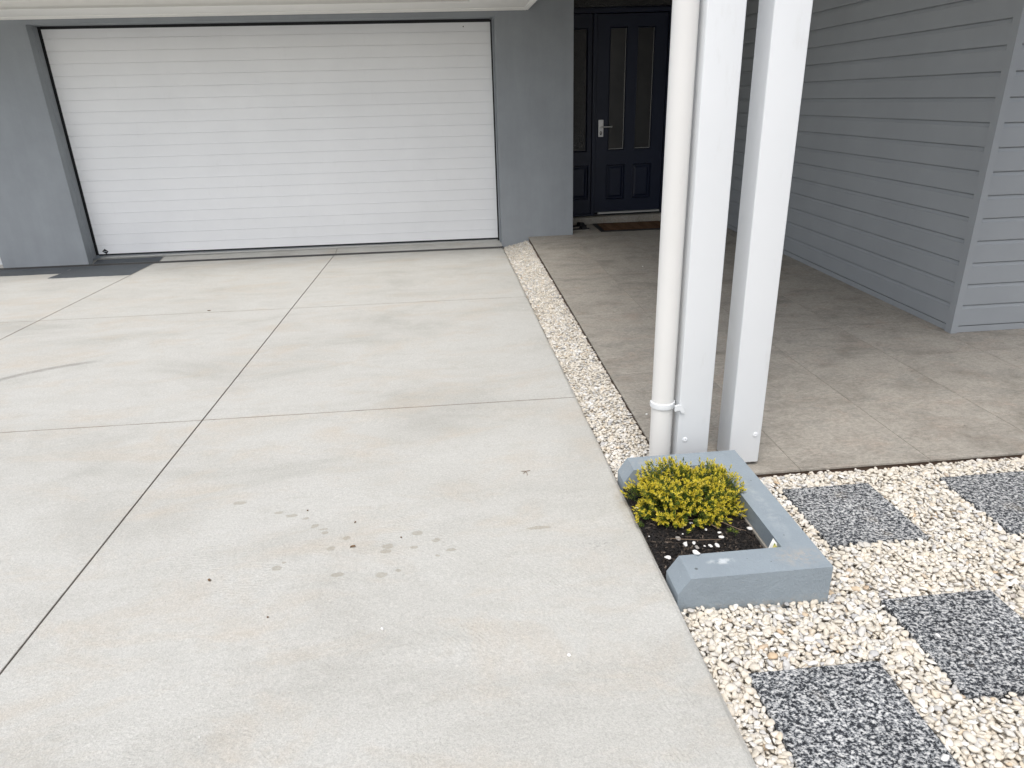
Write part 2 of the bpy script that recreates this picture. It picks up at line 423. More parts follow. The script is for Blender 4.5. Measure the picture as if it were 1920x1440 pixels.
M['shoe'] = plain('shoe_black', (0.012, 0.012, 0.013), 0.7)
M['card'] = plain('tag_card', (0.80, 0.80, 0.76), 0.4)
M['lettering'] = plain('badge_lettering', (0.42, 0.44, 0.45), 0.5)
M['leafdry'] = plain('dry_leaf', (0.16, 0.10, 0.055), 0.8)
M['asphalt'] = plain('asphalt', (0.055, 0.055, 0.056), 0.9)
M['roof'] = plain('roof_steel', (0.09, 0.095, 0.10), 0.5)

def tagpic():
    t = NT('tag_picture')
    n = t.voro(t.map(), 190, 'F1', 'Color')
    s = t.n('ShaderNodeSeparateColor'); t.l(n, s.inputs[0])
    return t.fin(t.ramp(s.outputs[0], [(0.2, (0.16, 0.20, 0.02)), (0.5, (0.50, 0.46, 0.08)), (0.8, (0.66, 0.60, 0.22))]), 0.4)
M['tagpic'] = tagpic()

# ------------------------------------------------------------------ camera
yaw, pit, rol, FPX = 0.08452896650020555, 0.39119261924046544, -0.03194005227389352, 1293.5372927191315
fw = Vector((math.sin(yaw) * math.cos(pit), math.cos(yaw) * math.cos(pit), -math.sin(pit)))
r0 = Vector((math.cos(yaw), -math.sin(yaw), 0)); u0 = r0.cross(fw)
r2 = r0 * math.cos(rol) + u0 * math.sin(rol); u2 = -r0 * math.sin(rol) + u0 * math.cos(rol)
cam = bpy.data.cameras.new('camera')
cam.sensor_width = 36.0; cam.sensor_fit = 'HORIZONTAL'; cam.lens = 36.0 * FPX / 1920.0
cam.clip_start = 0.05; cam.clip_end = 2000
co = bpy.data.objects.new('camera', cam); link(co)
mw = Matrix((( r2.x, u2.x, -fw.x, 0), (r2.y, u2.y, -fw.y, 0), (r2.z, u2.z, -fw.z, 1.5), (0, 0, 0, 1)))
co.matrix_world = mw
scene.camera = co

# ------------------------------------------------------------------ light
SUN_EL, SUN_AZ = R(64), R(200)          # azimuth measured from +Y clockwise; behind the photographer, a little to the left
w = bpy.data.worlds.new('World'); scene.world = w; w.use_nodes = True
nt = w.node_tree; nt.nodes.clear()
sky = nt.nodes.new('ShaderNodeTexSky'); sky.sky_type = 'NISHITA'; sky.sun_disc = False
sky.sun_elevation = SUN_EL; sky.sun_rotation = SUN_AZ
sky.air_density = 1.0; sky.dust_density = 4.0; sky.ozone_density = 1.0
hs = nt.nodes.new('ShaderNodeHueSaturation'); hs.inputs['Saturation'].default_value = 0.42
bg = nt.nodes.new('ShaderNodeBackground'); bg.inputs[1].default_value = 0.15
wo = nt.nodes.new('ShaderNodeOutputWorld')
nt.links.new(sky.outputs[0], hs.inputs['Color']); nt.links.new(hs.outputs[0], bg.inputs[0]); nt.links.new(bg.outputs[0], wo.inputs[0])
sl = bpy.data.lights.new('sun', 'SUN'); sl.energy = 1.0; sl.angle = R(26); sl.color = (1.0, 0.965, 0.91)
so = bpy.data.objects.new('sun', sl); link(so)
sd = Vector((math.sin(SUN_AZ) * math.cos(SUN_EL), math.cos(SUN_AZ) * math.cos(SUN_EL), math.sin(SUN_EL)))
so.rotation_euler = sd.to_track_quat('Z', 'Y').to_euler(); so.location = (0, -3, 12)
vs_ = scene.view_settings
vs_.view_transform = 'Standard'; vs_.look = 'None'; vs_.exposure = 0.56; vs_.gamma = 1.0; vs_.use_curve_mapping = False

# ------------------------------------------------------------------ ground, driveway
DB, DC, DZ = -.0049, -.0247, .1044
def zd(x, y): return DZ + DB * x + DC * y

g = MB(); g.face([(-400, -400, -.42), (400, -400, -.42), (400, 400, -.42), (-400, 400, -.42)])
tag(g.build('ground', M['asphalt']), kind='structure')

dw = MB()
EDGE = .632
def panel(x0, x1, y0, y1, redge=False):
    prof = [(x0, -.10), (x0, -.0015), (x0 + .0015, 0.0)]
    if redge:
        r = .028
        prof += [(x1 - r, 0.0)] + [(x1 - r + r * math.sin(a), -r + r * math.cos(a)) for a in (R(15), R(30), R(45), R(60), R(75), R(90))] + [(x1 + .004, -.10)]
    else:
        prof += [(x1 - .0015, 0.0), (x1, -.0015), (x1, -.10)]
    n = 10
    ys = [y0, y0 + .001] + [y0 + (y1 - y0) * i / n for i in range(1, n)] + [y1 - .001, y1]
    rows = []
    for i, y in enumerate(ys):
        drop = .001 if i in (0, len(ys) - 1) else 0
        rows.append([dw.bm.verts.new((x + (random.uniform(-.0025, .0025) if redge and x > x1 - .03 else 0), y, zd(x, y) + z - (drop if z > -.05 else 0))) for x, z in prof])
    for A, B in zip(rows, rows[1:]):
        for k in range(len(prof) - 1):
            dw.bm.faces.new((A[k], A[k + 1], B[k + 1], B[k]))
    dw.bm.faces.new(rows[0]); dw.bm.faces.new(rows[-1][::-1])
XS = [-9.2, -7.22, -5.25, -3.292, -1.314, EDGE]
YS = [-4.0, -1.45, .93, 3.338, 5.612, 7.996]
for i in range(5):
    for j in range(5):
        a, b = XS[i], XS[i + 1]; c, d = YS[j], YS[j + 1]
        gx, gy = .0028, .0022
        panel(a + gx, b - (gx if i < 4 else 0), c + gy, d - (gy if j < 4 else 0), i == 4)
# strip between the drain and the door
for i in range(5):
    a, b = XS[i], XS[i + 1]
    dw.prism([(8.114, -.30), (8.114, -.0955), (8.30, -.066), (8.60, -.066), (8.60, -.30)], 'x', a + .0018, b - .0018)
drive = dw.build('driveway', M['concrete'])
tag(drive, kind='structure')
jb = MB()
jb.face([(-9.2, -4, zd(-9.2, -4) - .004), (EDGE - .03, -4, zd(EDGE, -4) - .004), (EDGE - .03, 7.99, zd(EDGE, 7.99) - .004), (-9.2, 7.99, zd(-9.2, 7.99) - .004)])
jb.build('joint_filler', M['joint'], drive)
# dark slate-tinted patches on the slab in front of the left pier
cp = MB()
def sheet(mb, x0, x1, y0, y1, dz=.0015, z=None, wob=.006, inner=None):
    n = 26
    pts = []
    def q(x, y): return (x, y, (zd(x, y) if z is None else z) + dz)
    for i in range(n): pts.append(q(x0 + (x1 - x0) * i / n, y0 + random.uniform(-wob, wob)))
    pts.append(q(x1, y0)); pts.append(q(x1, y1)); pts.append(q(x0, y1))
    for i in range(1, 7): pts.append(q(x0 + random.uniform(-wob, wob), y1 + (y0 - y1) * i / 7))
    mb.face(pts)
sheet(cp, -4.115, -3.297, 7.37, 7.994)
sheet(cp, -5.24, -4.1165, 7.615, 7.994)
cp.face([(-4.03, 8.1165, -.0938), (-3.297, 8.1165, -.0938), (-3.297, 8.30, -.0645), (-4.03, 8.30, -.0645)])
cp.build('dark_patch', M['darkslab'], drive)['label'] = 'dark slate coloured patch on the concrete'

# gravel beds' bases
gb = MB()
gb.face([(EDGE - .005, 2.466, -.020), (.93, 2.466, -.036), (.96, 8.2, -.066), (EDGE - .005, 8.2, -.132)])
gb.face([(EDGE - .005, -1.0, -.022), (4.6, -1.0, -.022), (4.6, 2.4655, -.036), (EDGE - .005, 2.4655, -.036)])
tag(gb.build('gravel_bed', M['gravelbase']), kind='structure')

# ------------------------------------------------------------------ porch floor
pf = MB()
PX = [None, 1.435, 2.022, 2.607, 3.192, 3.777, 4.362, 4.947, 5.6]
PY = [2.462, 3.062, 3.665, 4.268, 4.871, 5.474, 6.077, 6.680, 7.283, 7.886, 8.489, 9.1]
def pedge(y): return .872 + (y - 2.462) * (.936 - .872) / (8.1 - 2.462)
for i in range(len(PX) - 1):
    for j in range(len(PY) - 1):
        y0, y1 = PY[j] + (.0014 if j else 0), PY[j + 1] - .0014
        xa0 = pedge(y0) if i == 0 else PX[i] + .0014
        xa1 = pedge(y1) if i == 0 else PX[i] + .0014
        xb = PX[i + 1] - .0014
        c = [(xa0, y0), (xb, y0), (xb, y1), (xa1, y1)]
        b_ = .0012
        ins = [(c[0][0] + b_, c[0][1] + b_), (c[1][0] - b_, c[1][1] + b_), (c[2][0] - b_, c[2][1] - b_), (c[3][0] + b_, c[3][1] - b_)]
        lo = [pf.bm.verts.new((x, y, -.010)) for x, y in c]
        mi = [pf.bm.verts.new((x, y, -b_)) for x, y in c]
        hi = [pf.bm.verts.new((x, y, 0)) for x, y in ins]
        for k in range(4):
            m_ = (k + 1) % 4
            pf.bm.faces.new((lo[k], lo[m_], mi[m_], mi[k])); pf.bm.faces.new((mi[k], mi[m_], hi[m_], hi[k]))
        pf.bm.faces.new(hi)
porch = tag(pf.build('porch_floor', M['tile']), kind='structure')
gr = MB()
gr.face([(pedge(2.462) + .004, 2.466, -.0022), (5.6, 2.466, -.0022), (5.6, 9.1, -.0022), (pedge(9.1) + .004, 9.1, -.0022)])
gr.build('grout', M['grout'], porch)
sb = MB()
sb.prism([(pedge(2.462) + .006, 2.470), (5.6, 2.470), (5.6, 9.1), (pedge(9.1) + .006, 9.1)], 'z', -.3, -.0105)
sb.build('slab_edge', M['tileedge'], porch)

# ------------------------------------------------------------------ the house
house = empty('house', (1.4, 8.11, 0))
house['label'] = 'grey rendered and weatherboard house with white garage door and dark navy entry door'
house['category'] = 'house'
HP = Vector((1.4, 8.11, 0))
class HB(MB):
    """mesh of a house part: world coordinates, parented to the house empty"""
    def build(s, name, mat, parent=None, smooth=False, fn=None, sharp=None):
        o = MB.build(s, name, mat, None, smooth, fn, sharp)
        p = parent or house
        bpy.context.view_layer.update()
        o.parent = p
        o.matrix_parent_inverse = p.matrix_world.inverted()
        return o
def shear(k=-.0045):
    return lambda v: Vector((v.x, v.y, v.z + k * (v.x + 1.7)))

YF = 8.11
gw = HB()
gw.box(-4.95, -4.04, YF, YF + .11, -.35, 3.10)
gw.box(-4.95, -4.066, YF + .11, 8.60, -.35, 3.10)
gw.box(.622, 1.466, YF, 8.96, -.35, 3.30, 0.004, 2)
gw.box(-4.04, .622, YF, YF + .11, 2.316, 3.10)
gw.box(-4.066, .622, YF + .11, 8.60, 2.319, 3.10)
garage_wall = gw.build('garage_wall', M['render'], fn=shear())
for (a_, b_, z_) in ((-4.065, -4.037, -.045), (.608, .621, -.06)):
    jm = HB(); jm.box(a_, b_, YF + .115, 8.318, z_, 2.318, .003, 1)
    jm.build('door_jamb', M['render'], garage_wall, fn=shear())

# garage door: horizontal ribs pressed into the sheet
gd = HB()
prof = []
zb, zt, per = -.018, 2.289, .1176
YD = 8.326
z = zb
lines = [.083 + per * k for k in range(0, 19)]
prof.append((YD, zb))
for L in lines:
    if L > zt - .01: break
    prof += [(YD, L - .0030), (YD + .0055, L - .0022), (YD + .0055, L + .0006), (YD - .0010, L + .0022), (YD - .0006, L + .007), (YD, L + .02)]
prof += [(YD, zt), (YD + .035, zt), (YD + .035, zb)]
gd.prism(prof, 'x', -4.010, .592)
gdoor = gd.build('garage_door', M['doorwhite'], fn=shear(-.0055))
gdoor['label'] = 'wide white garage door of horizontal ribbed slats'
sl_ = HB()
sl_.box(-4.0645, -4.0095, YD + .004, 8.40, -.03, 2.31)
sl_.box(.5915, .6205, YD + .004, 8.40, -.05, 2.31)
sl_.box(-4.0095, .5915, YD + .003, 8.40, 2.2895, 2.33)
sl_.box(-4.0095, .5915, YD - .004, 8.36, -.036, -.0185, .003, 1)
sl_.build('rubber_seal', M['black'], gdoor, fn=shear(-.0055))
sl2 = HB(); sl2.box(-4.0, .59, YD - .012, YD + .02, -.066, -.046, .004, 1)
sl2.build('floor_strip', M['alu'], gdoor, fn=shear(-.003))
# badge: small black diamond with a line of pale lettering, bottom left
bd = HB()
bx, bz = -3.930, .0225
bd.prism([(bx - .034, bz + .002), (bx - .003, bz + .031), (bx + .033, bz), (bx + .006, bz - .029)], 'y', YD - .005, YD - .0025)
badge = bd.build('maker_badge', M['black'], gdoor)
bl = HB()
for k, (dx, hgt) in enumerate(((-.017, .006), (-.010, .008), (-.003, .009), (.004, .009), (.011, .008), (.017, .006))):
    bl.box(bx + dx - .0022, bx + dx + .0022, YD - .0065, YD - .0052, bz - hgt / 2 - .0002, bz + hgt / 2)
bl.build('badge_lettering', M['lettering'], gdoor)
hl = HB(); hl.tube([(.303, YD - .003, 2.238), (.303, YD + .003, 2.238)], .006, 8); hl.build('keyhole', M['black'], gdoor)

# soffit over the garage, with a long raised tray in it
SZ = 2.386
sf = HB()
sf.box(-6.5, .980, 7.50, YF - .002, SZ, SZ + .012)
sf.box(.345, .980, 6.75, 7.498, SZ, SZ + .012)
sf.box(-6.5, .343, 6.75, 6.95, SZ, SZ + .012)
sf.box(-6.5, .343, 6.95, 7.498, SZ + .085, SZ + .10)
sf.box(-6.5, .343, 7.498, 7.512, SZ + .0125, SZ + .085)
sf.box(.343, .357, 6.95, 7.498, SZ + .0125, SZ + .10)
soffit = sf.build('soffit', M['soffit'], fn=shear(-.0025))
tr = HB()
tr.prism([(YF - .002, SZ - .022), (YF - .002, SZ), (YF - .052, SZ), (YF - .048, SZ - .008), (YF - .012, SZ - .022)], 'x', -6.5, .958)
tr.prism([(.980, SZ - .020), (.980, SZ), (.936, SZ), (.940, SZ - .008), (.968, SZ - .020)], 'y', 6.75, YF - .002)
tr.build('soffit_trim', M['soffit'], soffit, fn=shear(-.0025))
tf = HB()
tf.box(-6.5, .366, 7.478, 7.498, SZ - .008, SZ - .001)
tf.box(.346, .366, 6.95, 7.476, SZ - .008, SZ - .001)
tf.build('tray_frame', M['soffit'], soffit, fn=shear(-.0025))
fc = HB(); fc.box(-6.6, 1.0, 6.70, 6.745, SZ - .02, SZ + .24); fc.box(.984, 1.0, 6.75, YF - .003, SZ, SZ + .24)
fc.build('fascia', M['white'])
rf = HB()
rf.prism([(6.62, SZ + .25), (9.0, SZ + 1.55), (9.6, SZ + 1.55), (9.6, SZ + 1.60), (8.98, SZ + 1.60), (6.60, SZ + .30)], 'x', -6.7, 1.1)
for k in range(40):
    x = -6.6 + k * .195
    rf.prism([(6.62, SZ + .312), (8.98, SZ + 1.603), (8.98, SZ + 1.63), (6.62, SZ + .335)], 'x', x, x + .025)
rf.build('garage_roof', M['roof'])

# weatherboards: profile extruded up the wall; d = outward offset
PER, Z0 = .1382, .046
def board_profile(zmax):
    pr = [(0.000, 0.0), (0.000, Z0 - .004)]       # base strip, below the first shadow line
    pr = []
    zz = Z0
    while zz < zmax:
        a = zz
        pr += [(-.010, a - .0015), (.0042, a), (.0055, a + .004), (.0050, a + PER - .026), (.0012, a + PER - .0252), (-.0050, a + PER - .0052), (-.010, a + PER - .0045)]
        zz += PER
    return pr
prf = board_profile(2.72)
CX, CY = 3.222, 4.0
SLOPE = .024
wb = HB()
def side(d, y, z):  # side wall, facing -x, drifting slightly
    return (CX + .018 + (y - CY) * SLOPE - d, y, z)
def strip(f, ts, skip=None):
    cols = [[wb.bm.verts.new(f(d, t, z)) for d, z in prf] for t in ts]
    for A, B in zip(cols, cols[1:]):
        for k in range(len(prf) - 1):
            wb.bm.faces.new((A[k], A[k + 1], B[k + 1], B[k]))
strip(side, [4.03, 9.0])
strip(lambda d, x, z: (x, CY + .018 - d, z), [3.24, 6.2])
wall = wb.build('weatherboard_wall', M['boards'])
wall['label'] = 'grey horizontal weatherboard wall of the entry porch'
ct = HB()
ct.prism([(CX, CY), (CX + .044, CY), (CX + .044, CY + .03), (CX + .03, CY + .03), (CX + .03, CY + .060), (CX + .0014, CY + .060)], 'z', .001, 2.72)
ct.build('corner_trim', M['boards'], wall)
bt = HB()
bt.prism([(3.2665, .0008), (6.2, .0008), (6.2, .041), (3.2665, .041)], 'y', CY + .013, CY + .04)
bt.bm.verts.ensure_lookup_table()
v_ = [(4.061, 0), (9.0, 0)]
P = [(side(.002, 4.061, .0008)), side(.002, 9.0, .0008), side(.002, 9.0, .041), side(.002, 4.061, .041)]
Q = [side(-.03, 4.061, .0008), side(-.03, 9.0, .0008), side(-.03, 9.0, .041), side(-.03, 4.061, .041)]
bt.face(P); bt.face([P[3], P[2], Q[2], Q[3]]); bt.face([P[0], P[3], Q[3], Q[0]])
bt.build('base_trim', M['boards'], wall)
# butt joints where two boards meet end to end
for (y, k) in ((4.69, 8), (4.70, 4), (6.1, 6), (5.6, 11)):
    a = Z0 + PER * k
    p0 = side(.0058, y - .0018, a + .004); p1 = side(.0058, y + .0018, a + .004)
    p2 = side(.0053, y + .0012, a + PER - .027); p3 = side(.0053, y - .0012, a + PER - .027)
    sm = HB(); sm.face([p0, p1, p2, p3]); sm.build('board_joint', M['render'], wall)
cr = HB(); cr.prism([(3.30, 4.03), (6.2, 4.03), (6.2, 9.0), (3.42, 9.0)], 'z', -.2, 2.72); cr.build('wall_core', M['gap'], wall)

# entry: back wall, step, navy door set
bw = HB()
bw.box(1.468, 3.45, 9.02, 9.14, -.2, 3.3)
bw.box(2.86, 3.45, 8.93, 9.018, -.0, 3.3)
bw.build('entry_wall', M['render'])
stp = HB(); stp.box(1.468, 3.42, 8.78, 9.015, -.0085, .084, .003, 1)
stp.build('door_step', M['tile'], fn=lambda v: Vector((v.x, v.y, v.z + (v.x - 2.2) * .008)))

DY = 8.905
def panelled(mb, x0, x1, z0, z1, ops, y, mould=.016, dep=.02, back=.04):
    """a frame with openings; each opening gets a stepped moulding down to depth dep"""
    xs = sorted({x0, x1} | {o[0] for o in ops} | {o[1] for o in ops}); zs = sorted({z0, z1} | {o[2] for o in ops} | {o[3] for o in ops})
    for i in range(len(xs) - 1):
        for j in range(len(zs) - 1):
            cx, cz = (xs[i] + xs[i + 1]) / 2, (zs[j] + zs[j + 1]) / 2
            if any(o[0] < cx < o[1] and o[2] < cz < o[3] for o in ops): continue
            mb.face([(xs[i], y, zs[j]), (xs[i + 1], y, zs[j]), (xs[i + 1], y, zs[j + 1]), (xs[i], y, zs[j + 1])])
    for o in ops:
        def ring(d): return [(o[0] + d, o[2] + d), (o[1] - d, o[2] + d), (o[1] - d, o[3] - d), (o[0] + d, o[3] - d)]
        steps = [(0, y), (0, y - .004), (mould * .4, y - .008), (mould * .55, y + dep * .5), (mould, y + dep)]
        if o[4] == 'panel':
            steps += [(mould + .012, y + dep), (mould + .035, y + dep * .35)]
        for (d0, ya), (d1, yb) in zip(steps, steps[1:]):
            A, B = ring(d0), ring(d1)
            for k in range(4):
                m_ = (k + 1) % 4
                mb.face([(A[k][0], ya, A[k][1]), (A[m_][0], ya, A[m_][1]), (B[m_][0], yb, B[m_][1]), (B[k][0], yb, B[k][1])])
        if o[4] == 'panel':
            B = ring(steps[-1][0]); mb.face([(p[0], steps[-1][1], p[1]) for p in B])
    # rim
    for a, b_ in (((x0, z0), (x1, z0)), ((x1, z0), (x1, z1)), ((x1, z1), (x0, z1)), ((x0, z1), (x0, z0))):
        mb.face([(a[0], y, a[1]), (b_[0], y, b_[1]), (b_[0], y + back, b_[1]), (a[0], y + back, a[1])])
dfn = lambda v: Vector((v.x, v.y, v.z + (v.x - 2.3) * .004))
fr = HB()
fr.box(1.835, 1.884, DY - .032, 9.015, .088, 2.392, .004, 1)
fr.box(2.742, 2.812, DY - .032, 9.015, .088, 2.392, .004, 1)
fr.box(1.470, 2.86, DY - .032, 9.015, 2.393, 2.442, .004, 1)
fr.box(1.470, 1.50, DY - .032, 9.015, .088, 2.392, .004, 1)
fr.box(2.813, 2.86, DY - .020, 9.015, .088, 2.392, .004, 1)
fr.box(1.470, 2.86, DY - .032, 9.015, 2.93, 2.99, .004, 1)
fr.box(1.470, 1.50, DY - .032, 9.015, 2.443, 2.929, .004, 1)
fr.box(2.813, 2.86, DY - .032, 9.015, 2.443, 2.929, .004, 1)
fr.box(1.501, 1.8345, DY - .030, 9.015, .088, .118, .004, 1)
frame = fr.build('door_frame', M['navy'], fn=dfn)
dd = HB()
panelled(dd, 1.888, 2.738, .132, 2.386, [(2.040, 2.255, .873, 2.252, 'glass'), (2.372, 2.592, .873, 2.252, 'glass'), (2.030, 2.268, .280, .708, 'panel'), (2.362, 2.604, .280, .708, 'panel')], DY)
fdoor = dd.build('front_door', M['navy'], fn=dfn)
fdoor['label'] = 'dark navy front door with two tall glass panes over two raised panels'
for (a, b_) in ((2.0555, 2.2395), (2.3875, 2.5765)):
    gp = HB(); gp.face([(a, DY + .0195, .8885), (b_, DY + .0195, .8885), (b_, DY + .0195, 2.2365), (a, DY + .0195, 2.2365)])
    gp.build('glass_pane', M['glass'], fdoor, fn=dfn)
    bead = HB()
    bead.box(b_ - .004, b_ - .0005, DY + .014, DY + .0185, .890, 2.235); bead.box(a + .001, b_ - .0045, DY + .014, DY + .0185, .890, .8935)
    bead.build('glazing_bead', M['alu'], fdoor, fn=dfn)
lp = HB(); lp.box(1.920, 1.983, DY - .010, DY - .001, 1.037, 1.236, .003, 2)
lp.build('lock_plate', M['steel'], fdoor)
lv = HB()
lv.tube([(1.951, DY - .0105, 1.153), (1.951, DY - .048, 1.153)], .011, 12)
lv.tube([(1.947, DY - .050, 1.153), (1.97, DY - .053, 1.153), (2.082, DY - .053, 1.152)], .009, 12)
lv.build('door_handle', M['steel'], fdoor, smooth=True, sharp=50)
kh = HB(); kh.prism([(1.951 + .014 * math.cos(a), 1.082 + .024 * math.sin(a)) for a in [2 * math.pi * k / 16 for k in range(16)]], 'y', DY - .0125, DY - .0102)
kh.build('keyhole', M['black'], fdoor)
kb = HB(); kb.prism([(1.946, 1.099), (1.956, 1.099), (1.9535, 1.070), (1.9485, 1.070)], 'y', DY - .0145, DY - .0127); kb.build('lock_barrel', M['alu'], fdoor)
th = HB(); th.box(1.919, 2.728, DY - .046, DY - .002, .108, .130, .003, 1); th.build('threshold_strip', M['alu'], fdoor, fn=dfn)
ts_ = HB(); ts_.box(1.8845, 2.7415, DY - .030, 9.01, .0885, .1075, .002, 1); ts_.build('door_sill', M['black'], frame, fn=dfn)
sd_ = HB()
panelled(sd_, 1.5015, 1.833, .119, 2.390, [(1.535, 1.782, .868, 2.249, 'glass'), (1.528, 1.802, .290, .712, 'panel')], DY)
slt = sd_.build('sidelight', M['navy'], fn=dfn)
gp = HB(); gp.face([(1.551, DY + .0195, .884), (1.766, DY + .0195, .884), (1.766, DY + .0195, 2.233), (1.551, DY + .0195, 2.233)]); gp.build('glass_pane', M['obscure'], slt, fn=dfn)
tn = HB()
panelled(tn, 1.502, 2.811, 2.4435, 2.928, [(1.512, 2.80, 2.452, 2.918, 'glass')], DY, mould=.010)
trn = tn.build('transom_window', M['navy'], fn=dfn)
gp = HB(); gp.face([(1.522, DY + .0195, 2.462), (2.79, DY + .0195, 2.462), (2.79, DY + .0195, 2.908), (1.522, DY + .0195, 2.908)]); gp.build('glass_pane', M['obscure'], trn, fn=dfn)

# porch roof: ceiling lining, beam and fascia, all above the picture
pr_ = HB()
pr_.box(1.002, 3.60, 2.35, 9.2, 2.76, 2.80)
pr_.box(.86, 1.0, 2.35, 8.10, 2.72, 2.80)
porch_roof = pr_.build('porch_roof', M['soffit'])
pr2 = HB(); pr2.box(.84, 3.62, 2.29, 2.348, 2.70, 2.96); pr2.box(.82, .858, 2.29, 8.1, 2.70, 2.96)
pr2.build('roof_fascia', M['white'], porch_roof)
pr3 = HB(); pr3.box(.80, 3.66, 2.26, 9.3, 2.961, 3.02); pr3.build('roof_sheeting', M['roof'], porch_roof)

# posts, screws, downpipe
def post(x0, x1, zb):
    o = HB(); o.box(x0, x1, 2.531, 2.666, zb, 2.72, .006, 3)
    return o.build('porch_post', M['white'], smooth=True, sharp=35)
def screw(x, z, parent):
    s_ = HB()
    n = 16
    ringdef = [(.0000, .0115), (.0018, .0115), (.0032, .0085), (.0036, .0038), (.0024, .003)]
    rings = [[s_.bm.verts.new((x + r * math.cos(2 * math.pi * k / n), 2.5308 - d, z + r * math.sin(2 * math.pi * k / n))) for k in range(n)] for d, r in ringdef]
    for A, B in zip(rings, rings[1:]):
        for k in range(n): s_.bm.faces.new((A[k], A[(k + 1) % n], B[(k + 1) % n], B[k]))
    s_.bm.faces.new(rings[-1])
    s_.build('screw_cap', M['white'], parent, smooth=True, sharp=60)
pL = post(.908, 1.045, .004); pL['label'] = 'left white square porch post beside the downpipe'
screw(.941, .147, pL)
pR = post(1.141, 1.276, .012); pR['label'] = 'right white square porch post standing free of the planter'
screw(1.249, .147, pR)
shoe = HB(); shoe.box(1.17, 1.25, 2.56, 2.64, .0005, .0115); shoe.build('post_foot', M['joint'], pR)
dp = HB()
PCX, PCY, PR = .8535, 2.590, .0455
dp.tube([(PCX, PCY, -.04), (PCX, PCY, 2.70)], PR, 40)
pipe = dp.build('downpipe', M['pvc'], smooth=True, sharp=50)
pipe['label'] = 'round white plastic downpipe clipped to the left porch post'
br = HB()
N = 40
prof_ = [(.0, -.013), (.005, -.011), (.006, 0.0), (.005, .011), (0.0, .013)]
rings = []
for k in range(N):
    a = R(-195) + R(250) * k / (N - 1)
    rings.append([br.bm.verts.new((PCX + (PR + .0006 + d) * math.cos(a), PCY + (PR + .0006 + d) * math.sin(a), .297 + z_)) for d, z_ in prof_])
for A, B in zip(rings, rings[1:]):
    for k in range(4): br.bm.faces.new((A[k], A[k + 1], B[k + 1], B[k]))
br.prism([(.886, .310), (.902, .3145), (.912, .311), (.9225, .297), (.9275, .284), (.924, .276), (.914, .279), (.907, .289), (.897, .290), (.886, .286)], 'y', 2.520, 2.5295)
br.build('pipe_bracket', M['white'], pipe, smooth=True, sharp=50)

# white wall seen past the left end of the garage wall
ww = MB(); ww.box(-9.0, -4.965, 8.30, 8.5, -.3, 1.9, .004, 1)
o = ww.build('boundary_wall', M['white'])
tag(o, 'white painted wall just beyond the left end of the grey garage wall', 'wall')

# ------------------------------------------------------------------ channel drain
dr = MB()
y0, y1 = 7.999, 8.1095
def zz(x, y, d): return zd(x, 8.05) + d
x = -5.6
while x < .640:
    b_ = dr.box(x, x + .0115, y0 + .008, y1 - .008, 0, .007)
    for v in b_: v.co.z += zd(x, 8.04) - .0062
    x += .0235
for (a, b_) in ((y0, y0 + .008), (y1 - .008, y1)):
    vs = dr.box(-5.6, .640, a, b_, 0, .010)
    for v in vs: v.co.z += zd(v.co.x, 8.04) - .0092
o = dr.build('channel_drain', M['grate'])
tag(o, 'narrow black slotted channel drain running across the foot of the garage door', 'drain')
dt = MB(); vs = dt.box(-5.6, .640, y0, y1, 0, .01)
for v in vs: v.co.z += zd(v.co.x, 8.04) - .05
dt.build('drain_trough', M['gap'], o)

# ------------------------------------------------------------------ planter
pl = MB()
ZT = .128
# plan outline: open to the driveway on the left; the two arms slope down to the slab
XO, XI, XN, XT = 1.1255, 1.014, .634, .672
def col_(x, y, zs): return [pl.bm.verts.new((x, y, z)) for z in zs]
ZN = .072
n0 = col_(XN, 1.665, (-.12, ZN)); t0 = pl.bm.verts.new((XT, 1.665, ZT))
c0 = col_(XO, 1.665, (-.12, ZT)); c1_ = col_(XO, 2.446, (-.12, ZT))
n1 = col_(XN, 2.446, (-.12, ZN)); t1 = pl.bm.verts.new((XT, 2.446, ZT))
n2 = col_(XN, 2.344, (-.12, ZN)); t2 = pl.bm.verts.new((XT, 2.344, ZT))
i1 = col_(XI, 2.344, (-.12, ZT)); i0 = col_(XI, 1.784, (-.12, ZT))
n3 = col_(XN, 1.784, (-.12, ZN)); t3 = pl.bm.verts.new((XT, 1.784, ZT))
nf = pl.bm.faces.new
nf((t0, c0[1], c1_[1], t1, t2, i1[1], i0[1], t3))
nf((n0[0], c0[0], c0[1], t0, n0[1])); nf((c0[0], c1_[0], c1_[1], c0[1])); nf((c1_[0], n1[0], n1[1], t1, c1_[1]))
nf((n1[0], n2[0], n2[1], n1[1])); nf((n1[1], n2[1], t2, t1)); nf((n2[0], i1[0], i1[1], t2, n2[1]))
nf((i1[0], i0[0], i0[1], i1[1])); nf((i0[0], n3[0], n3[1], t3, i0[1])); nf((n3[0], n0[0], n0[1], n3[1])); nf((n3[1], n0[1], t0, t3))
es = [e for e in pl.bm.edges if e.is_manifold and e.calc_face_angle(0) > .6 and max(v.co.z for v in e.verts) > .05]
bmesh.ops.bevel(pl.bm, geom=es, offset=.0032, segments=2, profile=.5, affect='EDGES', clamp_overlap=True)
planter = pl.build('planter', M['planter'], smooth=True, sharp=30)
tag(planter, 'low grey-blue painted masonry planter box beside the driveway edge', 'planter')

ft = MB(); ft.box(1.006, 1.0135, 1.786, 2.342, .02, .068, .003, 1); ft.build('footing', M['sole'], planter)
